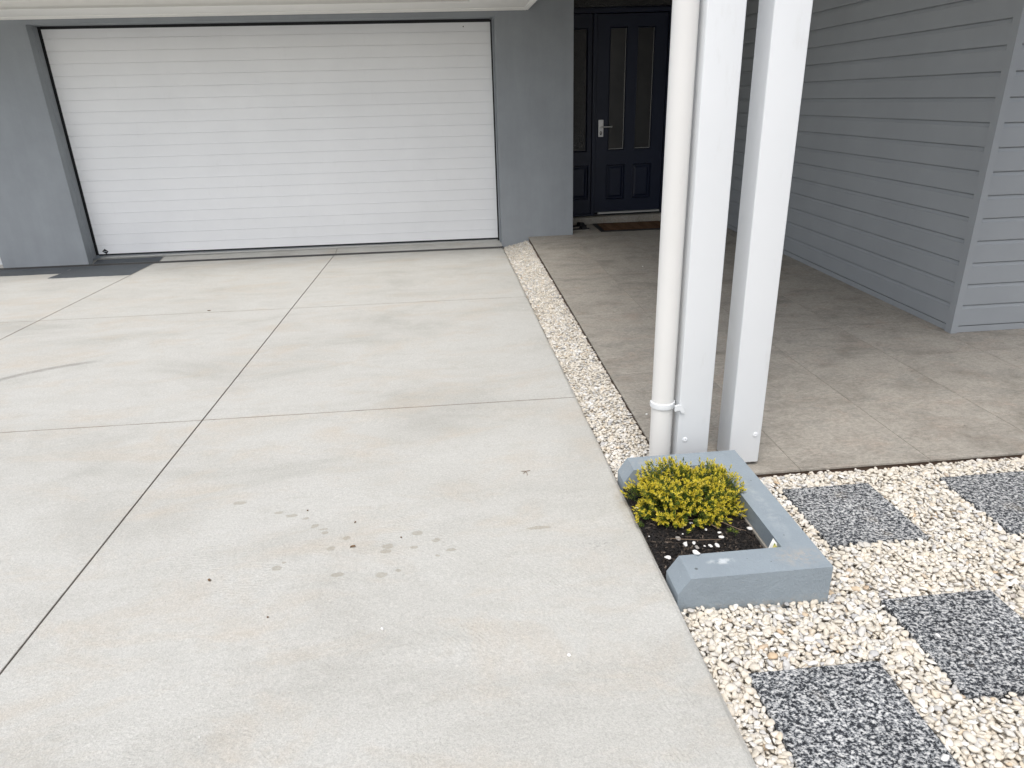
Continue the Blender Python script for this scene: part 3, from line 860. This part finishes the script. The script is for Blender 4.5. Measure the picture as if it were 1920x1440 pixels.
# soil surface, lumpy
nx, ny = 60, 84
def soil_z(x, y):
    e = min(1, max(0, (x - .63) / .12))
    return .046 + .008 * e + .010 * math.exp(-((x - .83) ** 2 + (y - 2.12) ** 2) / .03) + .004 * math.sin(x * 37 + y * 11) * math.sin(y * 29 - x * 7)
V = []; F = []
for j in range(ny + 1):
    for i in range(nx + 1):
        xx = .630 + (1.016 - .630) * i / nx; yy = 1.780 + (2.348 - 1.780) * j / ny
        V.append((xx, yy, soil_z(xx, yy) + random.uniform(-.003, .003)))
for j in range(ny):
    for i in range(nx):
        a = j * (nx + 1) + i; F.append((a, a + 1, a + nx + 2, a + nx + 1))
tag(np_mesh('soil', np.array(V), np.array(F), M['soil']), kind='structure')

# mulch chips
def rot_mats(eul):
    cx, cy, cz = np.cos(eul).T; sx, sy, sz = np.sin(eul).T
    Rm = np.empty((len(eul), 3, 3))
    Rm[:, 0, 0] = cy * cz; Rm[:, 0, 1] = sx * sy * cz - cx * sz; Rm[:, 0, 2] = cx * sy * cz + sx * sz
    Rm[:, 1, 0] = cy * sz; Rm[:, 1, 1] = sx * sy * sz + cx * cz; Rm[:, 1, 2] = cx * sy * sz - sx * cz
    Rm[:, 2, 0] = -sy; Rm[:, 2, 1] = sx * cy; Rm[:, 2, 2] = cx * cy
    return Rm
def scatter(templates, F, pos, scl, eul, which):
    out = np.empty((len(pos), templates.shape[1], 3))
    Rm = rot_mats(eul)
    T = templates[which] * scl[:, None, :]
    out = np.einsum('nij,nvj->nvi', Rm, T) + pos[:, None, :]
    nv = templates.shape[1]
    FF = (F[None, :, :] + (np.arange(len(pos)) * nv)[:, None, None]).reshape(-1, F.shape[1])
    return out.reshape(-1, 3), FF
cube = np.array([[-1, -1, -1], [1, -1, -1], [1, 1, -1], [-1, 1, -1], [-1, -1, 1], [1, -1, 1], [1, 1, 1], [-1, 1, 1]], float) * .5
cubeF = np.array([[0, 3, 2, 1], [4, 5, 6, 7], [0, 1, 5, 4], [1, 2, 6, 5], [2, 3, 7, 6], [3, 0, 4, 7]])
chipT = np.stack([cube + RNG.normal(0, .14, cube.shape) for _ in range(12)])
n = 5200
px = RNG.uniform(.634, 1.010, n); py = RNG.uniform(1.786, 2.342, n)
pz = np.array([soil_z(a, b_) for a, b_ in zip(px, py)]) + RNG.uniform(0, .006, n)
scl = np.stack([RNG.uniform(.005, .022, n), RNG.uniform(.0018, .005, n), RNG.uniform(.001, .003, n)], 1)
eul = np.stack([RNG.normal(0, .5, n), RNG.normal(0, .35, n), RNG.uniform(0, 6.28, n)], 1)
V, F = scatter(chipT, cubeF, np.stack([px, py, pz], 1), scl, eul, RNG.integers(0, 12, n))
tag(np_mesh('mulch', V, F, M['mulch'], smooth=False), 'dark bark mulch covering the planter soil', 'mulch', kind='stuff')

# ------------------------------------------------------------------ pebbles
def ico(sub):
    bm = bmesh.new(); bmesh.ops.create_icosphere(bm, subdivisions=sub, radius=1.0)
    bm.verts.ensure_lookup_table()
    V = np.array([v.co[:] for v in bm.verts]); F = np.array([[v.index for v in f.verts] for f in bm.faces]); bm.free()
    return V, F
IV, IF = ico(2)
def pebble_templates(k):
    out = []
    for _ in range(k):
        P_ = IV.copy()
        # flatten by random cutting planes: broken, softly rounded stones
        for _c in range(RNG.integers(8, 14)):
            nrm = RNG.normal(size=3); nrm /= np.linalg.norm(nrm)
            h = RNG.uniform(.48, .82)
            d = P_ @ nrm
            over = np.maximum(d - h, 0)
            P_ = P_ - nrm[None, :] * (over * .93)[:, None]
        P_ += .05 * np.sin(P_ @ RNG.normal(0, 2.2, (3, 3)) + RNG.uniform(0, 6, 3))
        P_[:, 0] *= 1 + .25 * P_[:, 1] * RNG.uniform(-1, 1)
        out.append(P_)
    return np.stack(out)
PT = pebble_templates(40)
def poisson(x0, x1, y0, y1, r, ok, tries):
    cell = r / math.sqrt(2); grid = {}; pts = []
    X = RNG.uniform(x0, x1, tries); Y = RNG.uniform(y0, y1, tries)
    for x_, y_ in zip(X, Y):
        if not ok(x_, y_): continue
        i, j = int(x_ / cell), int(y_ / cell)
        bad = False
        for di in (-2, -1, 0, 1, 2):
            for dj in (-2, -1, 0, 1, 2):
                q = grid.get((i + di, j + dj))
                if q and (q[0] - x_) ** 2 + (q[1] - y_) ** 2 < r * r: bad = True; break
            if bad: break
        if bad: continue
        grid[(i, j)] = (x_, y_); pts.append((x_, y_))
    return np.array(pts)
def pebble_layer(pts, zf, zoff, smin, smax, tilt):
    n = len(pts)
    L = np.clip(RNG.lognormal(math.log((smin + smax) / 2), .24, n), smin * .8, smax * 1.35) * .5
    scl = np.stack([L, L * RNG.uniform(.55, .85, n), L * RNG.uniform(.30, .50, n)], 1)
    eul = np.stack([RNG.normal(0, tilt, n), RNG.normal(0, tilt, n), RNG.uniform(0, 6.28, n)], 1)
    z_ = np.array([zf(a, b_) for a, b_ in pts]) + zoff + RNG.normal(0, .002, n)
    return scatter(PT, IF, np.column_stack([pts, z_]), scl, eul, RNG.integers(0, len(PT), n))
def join(parts):
    V = []; F = []; o_ = 0
    for v, f in parts:
        V.append(v); F.append(f + o_); o_ += len(v)
    return np.concatenate(V), np.concatenate(F)

PAV = [(1.275, 1.642, 1.925, 2.305), (1.945, 2.330, 1.905, 2.302), (1.283, 1.648, 1.250, 1.636), (.748, 1.128, 1.005, 1.398)]
def in_pav(x, y, m=-.006):
    return any(a + m < x < b_ - m and c + m < y < d - m for a, b_, c, d in PAV)
# strip between driveway and porch
def ok_strip(x, y):
    return EDGE + .010 < x < pedge(y) - .008 and 2.452 < y < 8.100 and not ((x - PCX) ** 2 + (y - PCY) ** 2 < (PR + .006) ** 2)
def z_strip(x, y):
    f = (8.1 - y) / 5.6
    zl = zd(EDGE, y) - .012 - .020 * f; zr = -.040 + .028 * f
    u = (x - EDGE) / (pedge(y) - EDGE)
    return zl + (zr - zl) * u
parts = []
for r_, zo, a_, b_, tl in ((.0150, -.013, .020, .030, .5), (.0150, -.005, .019, .030, .40), (.0165, .001, .017, .029, .32)):
    parts.append(pebble_layer(poisson(.63, .95, 2.44, 8.11, r_, ok_strip, 60000), z_strip, zo, a_, b_, tl))
V, F = join(parts)
tag(np_mesh('gravel', V, F, M['pebble']), 'strip of cream and white pebbles between the driveway and the tiled porch', 'gravel', kind='stuff')
# garden bed
def ok_bed(x, y):
    if not (EDGE + .012 < x and y < 2.446): return False
    if .62 < x < 1.130 and 1.660 < y < 2.45: return False
    return not in_pav(x, y)
def z_bed(x, y):
    z_ = .004 + .022 * math.exp(-(x - EDGE) / .09) + .006 * math.sin(x * 9 + 1) * math.sin(y * 8)
    if y > 2.37: z_ -= .024 * (y - 2.37) / .085
    if 1.12 < x < 1.2 and 1.66 < y: z_ -= .006
    return z_
parts = []
for r_, zo, a_, b_, tl in ((.0145, -.013, .021, .033, .5), (.0150, -.006, .019, .033, .42), (.0168, .000, .018, .032, .32), (.060, .005, .022, .036, .3)):
    parts.append(pebble_layer(poisson(.62, 3.0, .72, 2.46, r_, ok_bed, 140000), z_bed, zo, a_, b_, tl))
V, F = join(parts)
tag(np_mesh('gravel', V, F, M['pebble']), 'bed of cream and white pebbles round the planter and granite pavers', 'gravel', kind='stuff')

# pavers
plabel = ['speckled granite paver right beside the long side of the planter', 'speckled granite paver by the porch edge at the right edge of the photo',
          'speckled granite paver at the right, level with the front of the planter', 'nearest speckled granite paver, cut off by the bottom of the photo']
for (a, b_, c, d), lab in zip(PAV, plabel):
    pv = MB()
    n = 24
    out = []
    for (xa, ya), (xb, yb) in (((a, c), (b_, c)), ((b_, c), (b_, d)), ((b_, d), (a, d)), ((a, d), (a, c))):
        for k in range(n):
            t_ = k / n
            out.append((xa + (xb - xa) * t_ + random.uniform(-.0010, .0010), ya + (yb - ya) * t_ + random.uniform(-.0010, .0010)))
    cx, cy = (a + b_) / 2, (c + d) / 2
    lo = [pv.bm.verts.new((x_, y_, -.03)) for x_, y_ in out]
    mi = [pv.bm.verts.new((x_, y_, .0065 + random.uniform(-.001, .001))) for x_, y_ in out]
    hi = [pv.bm.verts.new((cx + (x_ - cx) * .985, cy + (y_ - cy) * .985, .0105)) for x_, y_ in out]
    N_ = len(out)
    for k in range(N_):
        m_ = (k + 1) % N_
        pv.bm.faces.new((lo[k], lo[m_], mi[m_], mi[k])); pv.bm.faces.new((mi[k], mi[m_], hi[m_], hi[k]))
    pv.bm.faces.new(hi)
    o = pv.build('paver', M['granite'])
    tag(o, lab, 'paver', 'granite pavers in the pebble bed')

# ------------------------------------------------------------------ loose stones
def stone(x, y, z, L, mat, label, group, name='pebble', tilt=.25):
    k = random.randrange(len(PT))
    me = bpy.data.meshes.new(name)
    sc = np.array([L * .5, L * .5 * random.uniform(.6, .85), L * .5 * random.uniform(.4, .55)])
    P_ = PT[k] * sc
    ang = random.uniform(0, 6.28); ca, sa = math.cos(ang), math.sin(ang)
    P_ = np.column_stack([P_[:, 0] * ca - P_[:, 1] * sa, P_[:, 0] * sa + P_[:, 1] * ca, P_[:, 2] - P_[:, 2].min()])
    me.from_pydata(P_.tolist(), [], IF.tolist()); me.materials.append(mat)
    me.polygons.foreach_set('use_smooth', [True] * len(me.polygons))
    o = bpy.data.objects.new(name, me); o.location = (x, y, z); link(o)
    tag(o, label, 'pebble', group)
    return o
GS = 'white pebbles scattered on the mulch'
SOIL = [(.646,2.182,.024,'W','white pebble on the mulch under the left side of the shrub, by the driveway edge'),
 (1.003,2.068,.030,'G','grey-white pebble against the right inner wall of the planter, under the shrub'),
 (1.000,1.988,.026,'W','oval white pebble on the mulch close to the right inner wall of the planter'),
 (.805,2.045,.017,'W','small white pebble on the mulch just below the front of the shrub'),
 (.769,2.024,.014,'W','small white pebble on the mulch left of the bare stem, second row below the shrub'),
 (.843,1.996,.016,'W','white pebble on the mulch between the bare stem and the left row'),
 (.757,1.989,.011,'W','tiny white pebble on the mulch beside the larger grey stone'),
 (.887,1.978,.021,'W','white pebble at the lower end of the bare twig, upper of a pair'),
 (.881,1.950,.023,'W','white pebble at the lower end of the bare twig, lower of a pair'),
 (.733,1.968,.026,'G','round grey stone on the mulch in the middle of the bare soil'),
 (.746,1.928,.032,'W','long flat white pebble on the mulch near the front wall of the planter'),
 (.777,1.929,.022,'W','slim white pebble right of the long flat one near the front wall'),
 (.778,1.904,.025,'G','grey stone half buried in mulch behind the front wall'),
 (.829,1.909,.022,'W','chipped white pebble left of the big angular one near the front wall'),
 (.851,1.906,.027,'W','angular white pebble, biggest of those near the front wall of the planter'),
 (.808,1.913,.011,'W','tiny white pebble between two larger ones near the front wall'),
 (.641,2.005,.009,'W','tiny white pebble on the mulch touching the driveway edge'),
 (.668,1.874,.028,'W','white pebble at the corner of mulch, driveway and front planter wall')]
for (x_, y_, L, k, lab) in SOIL:
    stone(x_, y_, soil_z(x_, y_) + .003, L, M['pebblewhite'] if k == 'W' else M['pebblegrey'], lab, GS)
stone(.728, 1.7835, ZT + .0, .032, M['pebblewhite'], 'flat white pebble lying on top of the front wall of the planter', GS)
GD = 'stray white pebbles on the driveway'
for (x_, y_, L, lab) in ((-.268, 1.638, .014, 'white pebble on the open concrete, left of the other near one'), (.26, 1.464, .015, 'white pebble on the concrete nearest the driveway edge'),
                         (-.686, 1.306, .007, 'tiny white chip on the concrete at the bottom of the photo'), (.942, 3.1, .016, None), (1.811, 6.314, .018, None), (.548, 5.2, .014, 'white pebble on the far concrete near the gravel strip')):
    if lab is None:
        stone(x_, y_, .0002, L, M['pebblewhite'], 'white pebble on the porch tiles just left of the downpipe' if y_ < 4 else 'white pebble on the porch tiles far behind the downpipe', 'stray white pebbles on the porch tiles')
    else:
        stone(x_, y_, zd(x_, y_) + .0002, L, M['pebblewhite'], lab, GD)
stone(1.348, 1.461, .0105, .022, M['pebblewhite'], 'white pebble lying on the left part of the right-hand granite paver', 'stray pebbles on the pavers')
stone(1.100, 1.083, .0105, .030, M['pebblewhite'], 'white pebble on the right edge of the nearest granite paver', 'stray pebbles on the pavers')
stone(1.660, 2.15, .006, .026, M['pebblewhite'], 'white pebble half over the right edge of the paver beside the planter', 'stray pebbles on the pavers')
# dry leaf scraps and twigs on the slab
def scrap(x, y, L, ang, label, curl=.5):
    m_ = MB(); n = 6
    rows = []
    for i in range(n + 1):
        t_ = i / n - .5; wd = L * .17 * (1 - (2 * t_) ** 2) + .001
        bx_ = t_ * L * math.cos(curl * t_ * 3); by_ = L * .35 * curl * (1 - 4 * t_ * t_)
        rows.append([m_.bm.verts.new((bx_, by_ + wd, .004 + .003 * abs(t_))), m_.bm.verts.new((bx_, by_, .0012)), m_.bm.verts.new((bx_, by_ - wd, .0035))])
    for A, B in zip(rows, rows[1:]):
        for k in range(2): m_.bm.faces.new((A[k], A[k + 1], B[k + 1], B[k]))
    r_ = bmesh.ops.extrude_face_region(m_.bm, geom=list(m_.bm.faces))
    for v in r_['geom']:
        if isinstance(v, bmesh.types.BMVert): v.co.z += .0012
    o = m_.build('dry_leaf', M['leafdry'])
    o.location = (x, y, zd(x, y)); o.rotation_euler = (0, 0, ang)
    return tag(o, label, 'leaf', 'dry leaf scraps on the driveway')
scrap(-.853, 1.946, .021, .9, 'curled brown leaf scrap on the concrete near the centre joint', 1.0)
scrap(-.405, 2.079, .022, .2, 'thin brown leaf scrap among the drip stains', .4)
scrap(-.610, 2.352, 0.0062, .3, 'dark leaf crumb above the drip stains', .2)
scrap(-.415, 2.240, 0.0087, .9, 'slim dark leaf crumb right of the upper drip stains', .2)
scrap(-.238, 2.115, 0.0056, .0, 'dark leaf crumb left of the roundest drip stain', .2)
scrap(-.620, 1.735, 0.0056, .0, 'dark leaf crumb on the concrete below the drip stains', .2)
scrap(-1.985, 5.66, .028, .0, 'dark leaf scrap lying on the far cross joint', .3)
tw = MB()
tw.tube([(-.018, .004, .003), (0, 0, .004), (.020, .006, .003)], .0013, 6); tw.tube([(0, 0, .004), (.004, -.022, .003), (.002, -.034, .0015)], .0012, 6); tw.tube([(0, 0, .004), (-.012, -.018, .002)], .001, 6)
o = tw.build('twig', M['twig']); o.location = (.262, 2.545, zd(.262, 2.545)); tag(o, 'tiny three-pronged twig on the concrete left of the planter', 'twig')

# ------------------------------------------------------------------ golden shrub
shrub = empty('shrub', (.835, 2.13, .08))
tag(shrub, 'low mounded shrub with golden yellow and green leaves in the planter', 'shrub')
SC = np.array([.815, 2.150, .075]); SR = np.array([.222, .170, .168])
cl = []
while len(cl) < 34:
    d = RNG.normal(size=3); d[2] = abs(d[2]) * .9 - .12; d /= np.linalg.norm(d)
    if all(np.linalg.norm(d - c_[0]) > .30 for c_ in cl) or RNG.random() < .02:
        cl.append((d, RNG.uniform(.70, 1.10)))
tips, axes, size = [], [], []
for d, rr in cl:
    c_ = SC + d * SR * rr * .79
    out = d / SR; out /= np.linalg.norm(out)
    cr_ = RNG.uniform(.032, .066)
    for _ in range(44):
        q = RNG.normal(size=3); q /= np.linalg.norm(q)
        if q @ out < -.25: q = -q
        ax = q * .75 + out * .55 + np.array([0, 0, .42]); ax /= np.linalg.norm(ax)
        tp = c_ + q * cr_ * RNG.uniform(.75, 1.12)
        if tp[2] < .080: continue
        if tp[0] < .600: continue
        tips.append(tp); axes.append(ax); size.append(RNG.uniform(.8, 1.2))
# wispy outer shoots
for _ in range(70):
    d = RNG.normal(size=3); d[2] = abs(d[2]) * .8; d /= np.linalg.norm(d)
    tp = SC + d * SR * RNG.uniform(1.0, 1.14)
    if tp[2] < .085 or tp[0] < .60: continue
    ax = d * .6 + np.array([0, 0, .7]); ax /= np.linalg.norm(ax)
    tips.append(tp); axes.append(ax); size.append(1.0)
tips = np.array(tips); axes = np.array(axes); size = np.array(size)
def leaves(tips, axes, size, per, t0, t1, ang0, ang1, Lr, Wr):
    Vs = []
    for tp, ax, sz in zip(tips, axes, size):
        u = np.cross(ax, [0.31, .2, .93]); u /= np.linalg.norm(u); w_ = np.cross(ax, u)
        t_ = np.linspace(t0, t1, per) + RNG.normal(0, .001, per)
        ph = np.arange(per) * 2.4 + RNG.uniform(0, 6.28)
        el = np.linspace(ang0, ang1, per) + RNG.normal(0, .15, per)
        rad = np.cos(ph)[:, None] * u + np.sin(ph)[:, None] * w_
        dr_ = ax[None, :] * np.cos(el)[:, None] + rad * np.sin(el)[:, None]
        tang = np.cross(dr_, ax[None, :]); tang /= (np.linalg.norm(tang, axis=1)[:, None] + 1e-9)
        nr = np.cross(tang, dr_)
        b_ = tp[None, :] + ax[None, :] * t_[:, None]
        L = (RNG.uniform(*Lr, per) * sz)[:, None]; W = (RNG.uniform(*Wr, per) * sz)[:, None]
        mid = b_ + dr_ * L * .48
        Vs.append(np.stack([b_, mid + tang * W + nr * W * .35, b_ + dr_ * L + nr * L * .08, mid - tang * W + nr * W * .35], 1))
    V = np.concatenate(Vs).reshape(-1, 3)
    F = np.arange(len(V)).reshape(-1, 4)
    return V, F
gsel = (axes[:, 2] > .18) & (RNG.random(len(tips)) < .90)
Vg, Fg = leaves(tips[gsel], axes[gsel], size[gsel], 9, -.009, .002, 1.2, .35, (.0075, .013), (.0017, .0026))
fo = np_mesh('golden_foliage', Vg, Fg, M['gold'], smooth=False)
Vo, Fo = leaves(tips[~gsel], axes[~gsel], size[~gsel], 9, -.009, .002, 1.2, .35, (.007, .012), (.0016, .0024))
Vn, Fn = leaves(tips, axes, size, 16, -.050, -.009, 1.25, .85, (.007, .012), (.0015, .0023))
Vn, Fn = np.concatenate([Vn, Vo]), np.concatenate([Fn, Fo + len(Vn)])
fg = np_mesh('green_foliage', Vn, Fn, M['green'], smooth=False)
# inner leafy twigs deeper in the crown
nin = 300
dd_ = RNG.normal(size=(nin, 3)); dd_[:, 2] = np.abs(dd_[:, 2]); dd_ /= np.linalg.norm(dd_, axis=1)[:, None]
ti = SC + dd_ * SR * RNG.uniform(.35, .78, (nin, 1)); ax_ = dd_ + np.array([0, 0, .5]); ax_ /= np.linalg.norm(ax_, axis=1)[:, None]
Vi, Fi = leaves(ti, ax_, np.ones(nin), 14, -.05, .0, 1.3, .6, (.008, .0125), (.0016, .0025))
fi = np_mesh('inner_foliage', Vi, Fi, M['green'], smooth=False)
st = MB()
base = Vector((.83, 2.10, .06))
for d, rr in cl:
    e_ = Vector(SC + d * SR * rr * .85)
    m1 = base.lerp(e_, .4) + Vector((random.uniform(-.01, .01), random.uniform(-.01, .01), .012)); m2 = base.lerp(e_, .75) + Vector((random.uniform(-.01, .01), random.uniform(-.01, .01), .01))
    st.tube([base + Vector((random.uniform(-.01, .01), random.uniform(-.01, .01), 0)), m1, m2, e_], [.0036, .0026, .0018, .001], 6)
stem = st.build('stem', M['bark'], smooth=True)
b2 = MB()
b2.tube([(.84, 2.10, .09), (.850, 2.065, .092), (.862, 2.03, .086), (.866, 2.00, .082), (.885, 1.972, .081)], [.0028, .0026, .0024, .0022, .0012], 6)
b2.tube([(.852, 2.05, .090), (.90, 2.01, .087), (.945, 1.965, .083), (.97, 1.95, .082)], [.0018, .0015, .0013, .0009], 6)
b2.tube([(.80, 2.09, .09), (.78, 2.045, .085), (.83, 2.030, .085), (.88, 2.025, .083)], [.0018, .0014, .0012, .0008], 6)
b2.tube([(.70, 1.95, .076), (.79, 1.925, .078), (.87, 1.915, .080)], [.0012, .0012, .0008], 6)
b3 = b2.build('bare_twig', M['twig'], smooth=True)
bpy.context.view_layer.update()
for o in (fo, fg, fi, stem, b3):
    o.parent = shrub; o.matrix_parent_inverse = shrub.matrix_world.inverted()
# small green weed seedling
wd = np.array([[.918, 1.945, .082]] * 4) + RNG.normal(0, .006, (4, 3)) * np.array([1, 1, .2])
Vw, Fw = leaves(wd, np.array([[0, 0, 1.]] * 4), np.ones(4), 7, 0, .008, 1.35, .8, (.010, .016), (.0025, .0035))
o = np_mesh('seedling', Vw, Fw, M['green'], smooth=False); tag(o, 'tiny green weed seedling in the mulch near the front right corner', 'plant')

# plant tag leaning in the corner of the planter
tg = empty('plant_tag', (.998, 1.800, .075))
tg.rotation_euler = (R(-16), R(0), R(4))
tag(tg, 'small white plant label with a yellow-green picture leaning in the planter corner', 'plant label')
c1 = MB(); c1.prism([(-.034, .000), (.004, .066), (.030, .028), (.022, -.012), (-.01, -.025)], 'y', 0, .0012)
c1.build('card', M['card'], tg)
c2 = MB(); c2.prism([(-.012, .012), (.008, .050), (.020, .030), (.014, .006)], 'y', -.0008, -.0002); c2.build('picture', M['tagpic'], tg)

# ------------------------------------------------------------------ doormat and sandals
mat_ = empty('doormat', (2.27, 8.46, 0))
tag(mat_, 'brown coir doormat with black rubber border in front of the navy door', 'doormat')
m1 = MB(); m1.box(-.445, .445, -.285, .285, .0005, .010, .004, 2); m1.build('rubber_border', M['black'], mat_)
m2 = MB()
m2.box(-.395, .395, -.238, .238, .0105, .013)
k = 0
for i in range(-5, 5):
    xx = i * .079
    for j in range(14):
        yy = -.225 + j * .034
        s_ = 1 if i % 2 else -1
        c = [(xx + .002, yy), (xx + .077, yy + s_ * .026), (xx + .077, yy + s_ * .026 + .014), (xx + .002, yy + .014)]
        c = [(a, max(-.236, min(.236, b_))) for a, b_ in c]
        if abs(c[0][1] - c[3][1]) < .004 or abs(c[1][1] - c[2][1]) < .004: continue
        m2.prism(c, 'z', .0131, .019)
m2.build('coir_top', M['coir'], mat_)
mat_.rotation_euler = (0, 0, R(-1.0))

def sandal(x, y, ang, label):
    e_ = empty('sandal', (x, y, 0)); e_.rotation_euler = (0, 0, ang)
    tag(e_, label, 'sandal', 'pair of dark sandals by the door')
    outl = [(.000, -.125), (.030, -.115), (.036, -.08), (.032, -.03), (.036, .03), (.046, .08), (.040, .115), (.015, .135), (-.015, .132), (-.038, .105), (-.044, .06), (-.036, .0), (-.033, -.06), (-.034, -.10), (-.02, -.12)]
    a_ = MB(); a_.prism(outl, 'z', .0005, .016); a_.build('sole', M['sole'], e_)
    b_ = MB(); b_.prism([(u_ * .93, v_ * .96) for u_, v_ in outl], 'z', .0163, .024); b_.build('footbed', M['shoe'], e_)
    s_ = MB()
    for k_, (ya, yb) in enumerate(((.02, .085),)):
        rows = []
        for i in range(11):
            t_ = math.pi * i / 10
            rows.append([(.046 * math.cos(t_), ya, .018 + .045 * math.sin(t_)), (.046 * math.cos(t_), yb, .018 + .036 * math.sin(t_))])
        for A, B in zip(rows, rows[1:]): s_.face([A[0], A[1], B[1], B[0]])
    so_ = s_.build('strap', M['shoe'], e_)
    md = so_.modifiers.new('thick', 'SOLIDIFY'); md.thickness = .004
    return e_
sandal(1.585, 8.345, R(-78), 'dark sandal nearer the grey wall corner, pale sole edge showing')
sandal(1.600, 8.565, R(-70), 'dark sandal closer to the door step, behind the other one')
